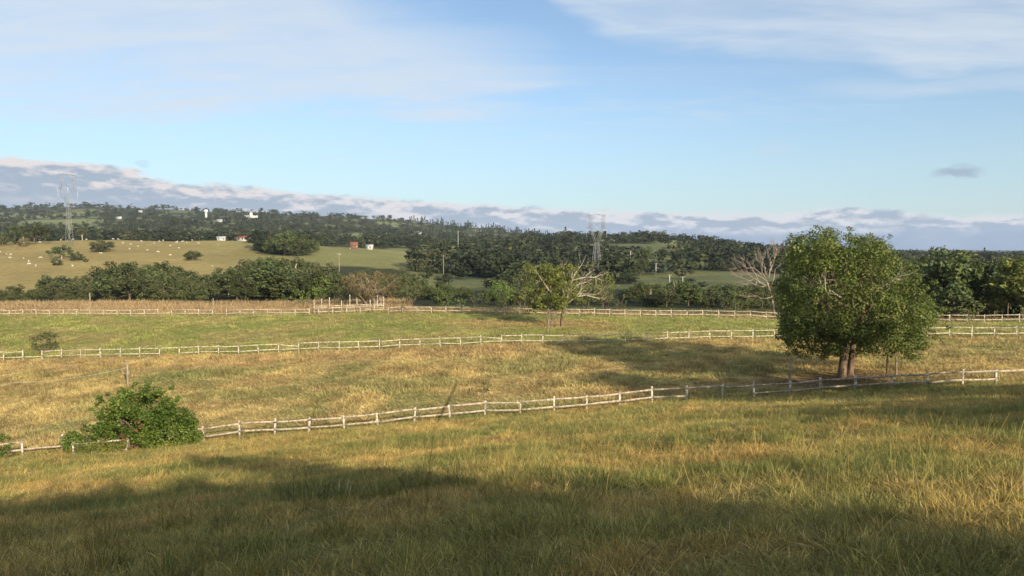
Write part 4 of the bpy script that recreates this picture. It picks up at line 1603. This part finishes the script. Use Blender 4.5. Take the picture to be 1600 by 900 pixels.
# ------------------------------------------------------------------ houses
def house(px, d, w, dp, h, label, wall, roof, rz=0.0, kind='gable', cat='house', lift=0.0, name='farm_house', nwin=2, rh=.32):
    x = (px - 800) / F_PX * d
    z = Hs(x, d) + lift
    root = empty(name, (x, d, z), rz)
    tag(root, label, cat)
    b = MB()
    if kind == 'gable':
        g = w * rh * .5
        v = np.array([[-w / 2, -dp / 2, -1], [w / 2, -dp / 2, -1], [w / 2, dp / 2, -1], [-w / 2, dp / 2, -1], [-w / 2, -dp / 2, h], [w / 2, -dp / 2, h], [w / 2, dp / 2, h], [-w / 2, dp / 2, h],
                      [-w / 2, 0, h + g], [w / 2, 0, h + g]])
        b.add(v, [[0, 1, 5, 4], [2, 3, 7, 6], [0, 3, 2, 1]], [[3, 0, 4], [3, 4, 8], [3, 8, 7], [1, 2, 6], [1, 6, 9], [1, 9, 5]])
    else:
        b.box([0, 0, h / 2 - .5], (w, dp, h + 1))
        g = 0
    b.build('wall', M[wall], root)
    r = MB()
    if kind == 'gable':
        o = .45
        for s in (-1, 1):
            th = .16
            a0, a1 = np.array([-w / 2 - o, s * (dp / 2 + o), h - g * o / (dp / 2)]), np.array([w / 2 + o, s * (dp / 2 + o), h - g * o / (dp / 2)])
            r0, r1 = np.array([-w / 2 - o, 0, h + g]), np.array([w / 2 + o, 0, h + g])
            u = np.array([0, 0, th])
            lo = np.array([0, 0, .03])
            r.add(np.array([a0 + lo, a1 + lo, r1 + lo, r0 + lo, a0 + u, a1 + u, r1 + u, r0 + u]), [[0, 3, 2, 1], [4, 5, 6, 7], [0, 1, 5, 4], [1, 2, 6, 5], [2, 3, 7, 6], [3, 0, 4, 7]])
    else:
        r.box([0, 0, h + .12], (w + .8, dp + .8, .2), Rx(.05))
    r.build('roof', M[roof], root)
    for k in range(nwin):
        f = MB()
        xx = -w / 2 + w * (k + .5) / (nwin + .6) + .4
        f.box([xx, -dp / 2 - .012, h * .55], (min(1.3, w * .14), .02, 1.1))
        f.build('window', M['glass'], root)
    dr = MB()
    dr.box([w * .36, -dp / 2 - .014, 1.02], (.95, .02, 2.05))
    dr.build('door', M['oldwood'], root)
    return root


house(347, 590, 6, 5, 2.2, 'small white house at the end of the pasture below the dark wooded hill', 'white', 'greyroof', .2, lift=.5)
house(383, 585, 11, 5, 2.2, 'long white farmhouse with a red tile roof left of the dark clump', 'white', 'redroof', -.1, lift=.5, nwin=3)
house(553, 590, 6, 6, 4.2, 'tall reddish brick house at the top of the green pasture', 'brick', 'redroof', .3, lift=.6)
house(578, 610, 5, 5, 2.6, 'small white house right of the tall brick house', 'white', 'greyroof', -.2, lift=.6)
house(710, 650, 8, 6, 3.0, 'tan brick house among trees on the middle hill', 'tanwall', 'redroof', .2, lift=1.0)
house(764, 640, 15, 7, 3.6, 'open farm shed with a long pale metal roof on the middle hill', 'oldwood', 'greyroof', .0, kind='flat', cat='shed', lift=1.6, name='farm_shed', nwin=0)
house(930, 460, 6, 5, 2.6, 'small white house behind the pylon foot', 'white', 'greyroof', .2, lift=1.5)
house(945, 465, 10, 6, 2.6, 'long white shed behind the pylon, right of the small white house', 'white', 'greyroof', -.1, cat='shed', lift=1.5, name='farm_shed')
house(843, 420, 6, 5, 2.6, 'white house peeping over the crown of the leaning tree', 'white', 'greyroof', .3, lift=2.0)
house(752, 440, 6, 5, 2.6, 'cream house in the valley behind the light green bushy tree', 'white', 'redroof', .0, lift=2.5)
house(722, 420, 4.5, 4, 2.2, 'little white house at the valley bottom left of the cream house', 'white', 'greyroof', .4, lift=2.2)
house(706, 410, 4, 4, 2.0, 'low white shed beside the little white house in the valley', 'white', 'greyroof', -.2, cat='shed', lift=2.2, name='farm_shed')
house(394, 1750, 30, 10, 5, 'white industrial building on the far ridge', 'white', 'greyroof', .1, kind='flat', cat='building', lift=6, name='factory_building', nwin=4)
house(394, 1743, 6, 6, 12, 'white tower block beside the industrial building on the ridge', 'white', 'greyroof', .1, kind='flat', cat='building', lift=6, name='factory_building')
house(222, 1700, 8, 6, 3, 'white house high on the far ridge at left', 'white', 'greyroof', .1, cat='house', lift=9)
house(188, 1500, 12, 5, 2, 'long white roofed house on the far hill left of the ridge house', 'white', 'greyroof', -.3, cat='house', lift=5)
house(345, 1350, 9, 5, 2.6, 'white farm buildings half hidden in the far woods', 'white', 'greyroof', .2, cat='house', lift=6, nwin=3)
house(653, 1300, 13, 6, 2.4, 'grey roofed building in the far dark woods under the conifers', 'white', 'greyroof', .1, cat='building', lift=6, name='farm_shed')


def water_tank():
    d = 1720.0
    x = (324 - 800) / F_PX * d
    root = empty('water_tank', (x, d, Hs(x, d) + 3))
    tag(root, 'white round water tank on the skyline of the far ridge', 'water tank')
    a = MB()
    a.tube([[0, 0, -3], [0, 0, 10]], [2.6, 2.2], 10)
    a.build('tank_stem', M['white'], root)
    b = MB()
    b.tube([[0, 0, 10], [0, 0, 11.5], [0, 0, 16], [0, 0, 17.2]], [2.6, 4.2, 4.2, 2.5], 14)
    b.build('tank_bowl', M['white'], root)


water_tank()


# ------------------------------------------------------------------ cattle
def cow_mesh():
    me = bpy.data.meshes.new("cow")
    V = [(0, 0, 1.05), (-.55, 0, 1.05), (-.85, 0, 1.0), (.45, 0, 1.08), (.72, 0, 1.12), (1.0, 0, 1.05), (1.22, 0, .88), (1.42, 0, .70),   # spine, neck, head (grazing)
         (-.72, .2, .70), (-.78, .22, .38), (-.74, .22, .04), (-.72, -.2, .70), (-.66, -.22, .38), (-.70, -.22, .04),
         (.55, .2, .66), (.56, .2, .34), (.55, .2, .04), (.55, -.2, .66), (.62, -.2, .34), (.60, -.2, .04),
         (.55, 0, 1.36), (-.98, 0, .75), (-1.0, 0, .45)]
    E = [(0, 1), (1, 2), (0, 3), (3, 4), (4, 5), (5, 6), (6, 7), (2, 8), (8, 9), (9, 10), (2, 11), (11, 12), (12, 13), (4, 14), (14, 15), (15, 16), (4, 17), (17, 18), (18, 19),
         (4, 20), (2, 21), (21, 22)]
    Rr = [.38, .36, .30, .37, .32, .20, .15, .09, .17, .08, .06, .17, .08, .06, .14, .07, .06, .14, .07, .06, .12, .03, .035]
    me.from_pydata(V, E, [])
    o = bpy.data.objects.new("cow_tmp", me)
    COL.objects.link(o)
    sk = o.modifiers.new("s", 'SKIN')
    for i, s in enumerate(me.skin_vertices[0].data):
        s.radius = (Rr[i], Rr[i])
        s.use_root = (i == 0)
    o.modifiers.new("d", 'SUBSURF').levels = 1
    dg = bpy.context.evaluated_depsgraph_get()
    m2 = bpy.data.meshes.new_from_object(o.evaluated_get(dg))
    m2.name = "cow"
    bpy.data.objects.remove(o)
    m2.materials.append(M['cow'])
    return m2


def cattle():
    cm = cow_mesh()
    pts = [(0, 395), (10.5, 398), (16.5, 399), (16, 404), (37, 405), (45, 410), (45, 414), (63, 404), (113, 417), (157, 397), (192, 381), (204, 383), (202.5, 390), (216, 386), (241, 381),
           (249, 378), (255, 375.5), (266, 385), (276, 380), (277, 378), (280, 389), (292, 380), (247, 395), (266, 400), (185, 375), (177, 374), (135, 374.5), (95, 374.5), (332, 417), (56, 417),
           (59, 379), (62, 380), (114, 374.5), (285, 378.5), (310, 381), (474, 396), (300, 376), (221, 378), (230, 392), (172, 388), (547, 382), (530, 399)]
    for i, (px, py) in enumerate(pts):
        p = hit(px, py, 330, 575)
        o = link_mesh('cow', cm, None, None, tuple(p), random.uniform(0, 6.28))
        s = random.uniform(.62, .86)
        o.scale = (s, s, s)
        tag(o, 'white cow grazing on the tan hillside pasture', 'cow', 'white cattle grazing on the hillside')


cattle()

# ------------------------------------------------------------------ trees behind the viewer (they throw the long shadows)
def shade_tree(x, y, h, w, label, kind='round'):
    return wood_tree(kind, x, y, h, label, None, w, 'leaf_wood')


random.seed(5)
for i, (x, y, h, w, k) in enumerate([(6.6, -10, 8.4, .7, 'low'), (7.4, -8.9, 8.0, .7, 'low'), (4.6, -7.6, 8.0, .7, 'low'), (-9, -8, 8.2, .7, 'low'), (-5.4, -8.5, 8.4, .7, 'low'), (-2.2, -9, 8.4, .7, 'low'), (0.6, -8.2, 8.6, .7, 'low'), (3.3, -8.6, 8.9, .7, 'low'),
                                     (6.0, -8, 8.0, .7, 'low'), (8.6, -8.6, 7.9, .7, 'low'), (11.0, -8, 7.3, .6, 'low'), (14.0, -8.3, 6.4, .5, 'low'), (4.7, -9.8, 8.2, .7, 'low'),
                                     (9.6, -9.9, 8.0, .7, 'low'), (2.0, -10, 8.4, .7, 'low'), (19.0, 10, 4.6, 1.1, 'low'), (21.5, 11, 6.0, 1.0, 'low'), (25, 10, 7.5, 1.0, 'low'), (29, 10, 8.5, 1.0, 'low'),
                                     (13.0, -13.5, 10.0, .66, 'round'), (11.4, -12.6, 8.9, .6, 'round'),
                                     (22.8, 9, 5.0, 1.1, 'round'), (27.0, 10.5, 5.7, 1.1, 'round'), (31.8, 10, 6.7, 1.1, 'round'), (37, 10, 7.6, 1.1, 'round'), (42, 10.5, 8.3, 1.0, 'round'),
                                     (34.5, 20, 13.2, .85, 'round'), (41.5, 20.5, 13.6, .9, 'round')]):
    shade_tree(x, y, h, w, 'dense leafy tree behind the viewpoint, outside the picture', k)["group"] = 'trees behind the viewpoint'


# ------------------------------------------------------------------ grass
def blade_strip(p, d0, bend, L, w, rg, segs=3):
    """one arching blade as a tapering strip; returns verts, quads, tris"""
    pts = [np.array(p, float)]
    dd = np.array(d0, float)
    for i in range(segs):
        dd = dd + np.array(bend) / segs
        dd /= np.linalg.norm(dd)
        pts.append(pts[-1] + dd * L / segs)
    a = rg.uniform(0, 6.28)
    side = np.array([math.cos(a), math.sin(a), 0])
    V = []
    for i in range(segs):
        ww = w * (1 - (i / segs) ** 1.5 * .6) / 2
        V += [pts[i] - side * ww, pts[i] + side * ww]
    V.append(pts[-1])
    Q = [[2 * i, 2 * i + 1, 2 * i + 3, 2 * i + 2] for i in range(segs - 1)]
    T = [[2 * segs - 2, 2 * segs - 1, 2 * segs]]
    return V, Q, T


def tuft(name, n, rad, L, w, lean, bend, rg, seed_heads=0, segs=3):
    b = MB()
    for _ in range(n):
        a, r = rg.uniform(0, 6.28), rad * math.sqrt(rg.random())
        p = [math.cos(a) * r, math.sin(a) * r, -.03]
        ln = abs(rg.normal(0, lean))
        o = a + rg.normal() * .7
        d0 = [math.cos(o) * ln, math.sin(o) * ln, 1.0]
        be = abs(rg.normal(0, bend))
        bd = [math.cos(o) * be, math.sin(o) * be, -be * .55]
        b.add(*blade_strip(p, d0, bd, L * rg.uniform(.55, 1.2), w * rg.uniform(.7, 1.3), rg, segs))
    for _ in range(seed_heads):
        a = rg.uniform(0, 6.28)
        top = np.array([math.cos(a) * .18, math.sin(a) * .18, L * rg.uniform(1.35, 1.8)]) * np.array([rg.uniform(.3, 1.6), 1, 1])
        b.add(*blade_strip([0, 0, 0], top / np.linalg.norm(top), [math.cos(a) * .4, math.sin(a) * .4, -.15], np.linalg.norm(top), w * .7, rg, 4))
    me = b.mesh(name)
    me.materials.append(M['blade'])
    o = bpy.data.objects.new(name, me)              # source shape for the grass, not linked to the scene
    return o


def scatter(name, label, sources, xy, scale, idx, tint, tilt=.12, sink=0.0):
    z = H(xy[:, 0], xy[:, 1]) - sink
    n = len(xy)
    me = bpy.data.meshes.new(name)
    me.vertices.add(n)
    me.vertices.foreach_set("co", np.column_stack([xy, z]).astype(np.float32).ravel())
    rot = np.column_stack([RNG.normal(0, tilt, n), RNG.normal(0, tilt, n), RNG.uniform(0, 6.283, n)]).astype(np.float32)
    for nm, ty, key, dat in (("rot", 'FLOAT_VECTOR', "vector", rot), ("scl", 'FLOAT_VECTOR', "vector", scale.astype(np.float32)), ("idx", 'INT', "value", idx.astype(np.int32)),
                             ("tint", 'FLOAT_COLOR', "color", np.column_stack([tint, np.ones(n)]).astype(np.float32))):
        me.attributes.new(nm, ty, 'POINT').data.foreach_set(key, dat.ravel())
    o = link_mesh(name, me)
    tag(o, label, 'grass', kind='stuff')
    g = bpy.data.node_groups.new(name, 'GeometryNodeTree')
    g.interface.new_socket("Geometry", in_out='INPUT', socket_type='NodeSocketGeometry')
    g.interface.new_socket("Geometry", in_out='OUTPUT', socket_type='NodeSocketGeometry')
    N = NT(g)
    gi, go = N.n('NodeGroupInput'), N.n('NodeGroupOutput')
    iop = N.n('GeometryNodeInstanceOnPoints')
    N.link(gi.outputs[0], iop.inputs['Points'])
    g2i = N.n('GeometryNodeGeometryToInstance')
    for s in reversed(sources):
        oi = N.n('GeometryNodeObjectInfo')
        oi.inputs['Object'].default_value = s
        N.link(oi.outputs['Geometry'], g2i.inputs[0])
    N.link(g2i.outputs[0], iop.inputs['Instance'])
    iop.inputs['Pick Instance'].default_value = True
    for nm, dt, sock in (("idx", 'INT', 'Instance Index'), ("rot", 'FLOAT_VECTOR', 'Rotation'), ("scl", 'FLOAT_VECTOR', 'Scale')):
        na = N.n('GeometryNodeInputNamedAttribute')
        na.data_type = dt
        na.inputs[0].default_value = nm
        N.link(na.outputs[0], iop.inputs[sock])
    N.link(iop.outputs[0], go.inputs[0])
    md = o.modifiers.new("scatter", 'NODES')
    md.node_group = g
    return o


def frustum_points(n, d0, d1, margin=70):
    d = np.sqrt(RNG.uniform(d0 * d0, d1 * d1, n))
    px = RNG.uniform(-margin, 1600 + margin, n)
    return np.column_stack([(px - 800) / F_PX * d, d])


def grass():
    rg = np.random.default_rng(55)
    src = [tuft("short_tuft", 32, .14, .17, .0065, .7, 1.9, rg), tuft("short_tuft", 30, .16, .15, .007, .9, 2.2, rg),
           tuft("tall_tuft", 26, .12, .25, .0075, .45, 1.3, rg), tuft("arching_tuft", 24, .09, .30, .008, .7, 2.6, rg, 1, 4),
           tuft("seeded_tuft", 20, .11, .20, .0065, .6, 1.6, rg, 1)]
    # near slope: tussocks of one tone each, and shorter growth between them
    src += [tuft("coarse_tuft", 20, .13, .18, .0085, .8, 2.6, rg, 0, 4), tuft("coarse_tuft", 18, .12, .20, .009, .7, 2.4, rg, 0, 4)]
    base = np.vstack([frustum_points(30000, 3.5, 17, 160), frustum_points(32000, 16, 34), frustum_points(26000, 32, 53)])
    cen = np.vstack([frustum_points(2600, 3.2, 17, 190), frustum_points(3000, 16, 34), frustum_points(3200, 32, 53)])
    cen = np.vstack([cen, frustum_points(150, 5, 50)])            # broad dark weedy tussocks
    rad = np.concatenate([RNG.uniform(.14, .50, len(cen) - 150), RNG.uniform(.45, .8, 150)]) * (1 + smooth(15, 45, cen[:, 1]))
    per = np.clip((rad / .3) ** 1.5 * 13, 4, 34).astype(int)
    own = np.repeat(np.arange(len(cen)), per)
    q = np.abs(RNG.normal(0, .55, len(own)))
    an = RNG.uniform(0, 6.283, len(own))
    tx = cen[own] + np.column_stack([np.cos(an), np.sin(an)]) * (q * rad[own])[:, None]
    xy = np.vstack([base, tx])
    nb = len(base)
    d = xy[:, 1]
    n1, n2 = fbm(xy[:, 0] / 2.6, xy[:, 1] / 2.6, 301, 3), fbm(xy[:, 0] / .8, xy[:, 1] / .8, 311, 2)
    t = cover(xy[:, 0], xy[:, 1])
    # every tussock its own tone
    tones = np.array([STRAW * 1.2, STRAW * np.array([1.05, .95, .8]), OCHRE * np.array([1.08, 1.0, .9]), OLIVE * 1.1, GREEN * 1.1, GREEN * .8, OLIVE * .75, OCHRE * .55])
    pick = RNG.choice(len(tones), len(cen), p=[.18, .16, .17, .13, .11, .08, .07, .10])
    pick[-150:] = RNG.choice([4, 5, 5, 6, 7], 150)
    tc_ = tones[pick] * RNG.uniform(.85, 1.15, len(cen))[:, None]
    t[nb:] = t[nb:] * .45 + tc_[own] * .55
    t[:nb] *= (.58 + .6 * smooth(.3, .7, n2[:nb]))[:, None]
    big = smooth(.42, .62, fbm(xy[:, 0] / 1.9, xy[:, 1] / 1.9, 331, 3))[:, None]
    t = t * (1 - big) * np.array([.87, .98, .85]) + t * big * np.array([1.10, 1.04, .94])
    k = RNG.random(len(xy))
    green = (t[:, 1] > t[:, 0] * .93)
    idx = np.where(k < .30, 0, np.where(k < .56, 1, np.where(k < .585, 4, np.where(green & (k < .85), 2, np.where(k < .78, 5, np.where(k < .95, 6, 3))))))
    h = (.38 + .75 * smooth(.36, .66, n1 * .5 + n2 * .5)) * RNG.uniform(.7, 1.3, len(xy))
    hc = RNG.uniform(.6, 1.6, len(cen))
    hc[-150:] += .35
    h[nb:] = (hc[own] * np.clip(1.15 - .55 * q, .35, 1.2)) * RNG.uniform(.75, 1.2, len(own))
    grow = 1 + smooth(14, 50, d) * .5
    s = np.column_stack([grow * (1 + .6 * smooth(14, 50, d)) * RNG.uniform(.9, 1.2, len(xy))] * 2 + [h * grow ** .3])
    tv = t * np.array([1.15, 1.10, 1.01]) * RNG.uniform(.75, 1.25, len(xy))[:, None]
    scatter('grass', 'long straw-coloured and green grass on the near slope', src, xy, s, idx, np.clip(tv, 0, .8), .2)
    # paddock, meadow
    src2 = [tuft("clump", 15, .28, .24, .030, .6, 1.0, rg, 0, 2), tuft("clump", 13, .32, .20, .034, .8, 1.2, rg, 0, 2), tuft("clump", 13, .22, .36, .028, .35, .6, rg, 0, 2)]
    xy = np.vstack([frustum_points(60000, 51, 100), frustum_points(36000, 98, 140)])
    n1 = fbm(xy[:, 0] / 4, xy[:, 1] / 4, 401, 3)
    t = cover(xy[:, 0], xy[:, 1]) * RNG.uniform(.6, 1.3, len(xy))[:, None]
    md = smooth(.3, .68, fbm(xy[:, 0] / 1.3, xy[:, 1] / 1.6, 411, 2))
    t *= (.66 + .52 * md)[:, None]
    bare = np.exp(-(((xy[:, 0] - 25.5) / 4.6) ** 2 + ((xy[:, 1] - 57.2) / 2.6) ** 2))
    h = (.40 + .8 * smooth(.35, .7, n1) + .5 * smooth(.5, .8, 1 - md)) * RNG.uniform(.7, 1.3, len(xy)) * (1 - .75 * np.clip(bare * 1.4, 0, 1))
    s = np.column_stack([RNG.uniform(.9, 1.5, len(xy))] * 2 + [h])
    scatter('meadow_grass', 'tussocky dry and green grass of the fenced paddock and meadow', src2, xy, s, RNG.integers(0, 3, len(xy)), np.clip(t, 0, .8), .12)
    # rusty tall grass behind the far fence
    xy = frustum_points(26000, 100, 178)
    px, dd = in_view_px(xy[:, 0], xy[:, 1])
    fb = fence_d(BACKF, px)
    ok = (dd > fb + .8) & ((px < 640) | (dd < fb + 7))
    xy = xy[ok]
    t = cover(xy[:, 0], xy[:, 1]) * RNG.uniform(.7, 1.3, len(xy))[:, None]
    h = (1.6 + 2.2 * fbm(xy[:, 0] / 12, xy[:, 1] / 12, 501, 2)) * RNG.uniform(.7, 1.3, len(xy)) * np.where(px[ok] < 640, 1.0, .6)
    s = np.column_stack([np.full(len(xy), 2.0)] * 2 + [h])
    scatter('tall_dry_grass', 'tall rusty dry grass standing behind the far white fence', src2, xy, s, RNG.integers(0, 3, len(xy)), np.clip(t, 0, .8), .1)


grass()


# ------------------------------------------------------------------ single stalks near the lens
def stalks():
    rg = np.random.default_rng(88)
    # dark seed stalk leaning to the right, close by
    d = .78
    a = ground(560, d)
    tip, mid = at(713, 600, d), at(677, 672, d)
    b = MB()
    o = np.array(a)
    pts = [a + [0, 0, -.05], a * .3 + at(640, 735, d) * .7 + [-.01, 0, 0], mid, mid * .45 + tip * .55, tip]
    b.tube([p - o for p in pts], [.0003, .0003, .00035, .0004, .0003], 5)
    root = b.build('grass_stalk', M['stalk'], None, tuple(o))
    tag(root, 'single dark blurred grass stalk leaning right across the near fence', 'grass stalk')
    h = MB()
    for t in np.linspace(.15, .97, 34):
        p = mid * (1 - t) + tip * t - o
        for _ in range(1):
            v = rg.normal(size=3) * .3 + (tip - mid) / np.linalg.norm(tip - mid)
            v /= np.linalg.norm(v)
            h.tube([p, p + v * .002, p + v * .0042], [.0002, .0006, .0001], 4)
    h.build('seed_head', M['stalk'], root)
    # pale seed heads and arching dry stems on the left
    spots = [(531, 748, 772, 12.5, .04), (545, 749, 775, 12.6, .1), (548, 760, 778, 12.4, .05)]
    for i, (px, top, bot, d, ln) in enumerate(spots):
        g = ground(px - 4, d)
        tp, bt = at(px, top, d), at(px - ln * 60, bot, d)
        s = MB()
        s.tube([g - g, (g * .5 + bt * .5) - g, bt - g, tp - g], [.004, .0035, .003, .002], 5)
        r_ = s.build('grass_stalk', M['straw'], None, tuple(g))
        tag(r_, ['pale upright seed stalk, leftmost of three on the shaded slope', 'pale seed stalk leaning right, middle of three on the shaded slope',
                 'shortest pale seed stalk of the three on the shaded slope'][i], 'grass stalk', 'pale seed stalks on the shaded slope')
        e = MB()
        e.tube([bt - g, bt * .5 + tp * .5 - g, tp - g], [.006, .012, .004], 6)
        e.build('seed_head', M['straw'], r_)


stalks()


def grass_clumps():
    rg = np.random.default_rng(91)
    for i, (px, d, lab) in enumerate(((492, 12.2, 'tall clump of arching olive grass blades below the three pale seed stalks'),
                                      (440, 13.0, 'looser clump of long bent straw-coloured blades left of the tall arching clump'),
                                      (380, 17.5, 'thin clump of long pale bent stalks in the upper dark shadow at left'))):
        b = MB()
        for _ in range(44 - 12 * i):
            a = rg.uniform(0, 6.28)
            ln, be = abs(rg.normal(0, .3)), abs(rg.normal(.5, .6))
            b.add(*blade_strip([rg.normal() * .16, rg.normal() * .16, -.03], [math.cos(a) * ln, math.sin(a) * ln, 1.0], [math.cos(a) * be, math.sin(a) * be, -be * .5],
                               rg.uniform(.35, .85), .010, rg, 6))
        o = b.build('grass_clump', M['leaf_tan' if i else 'leaf_olive'], None, tuple(ground(px, d)))
        tag(o, lab, 'grass clump')


grass_clumps()
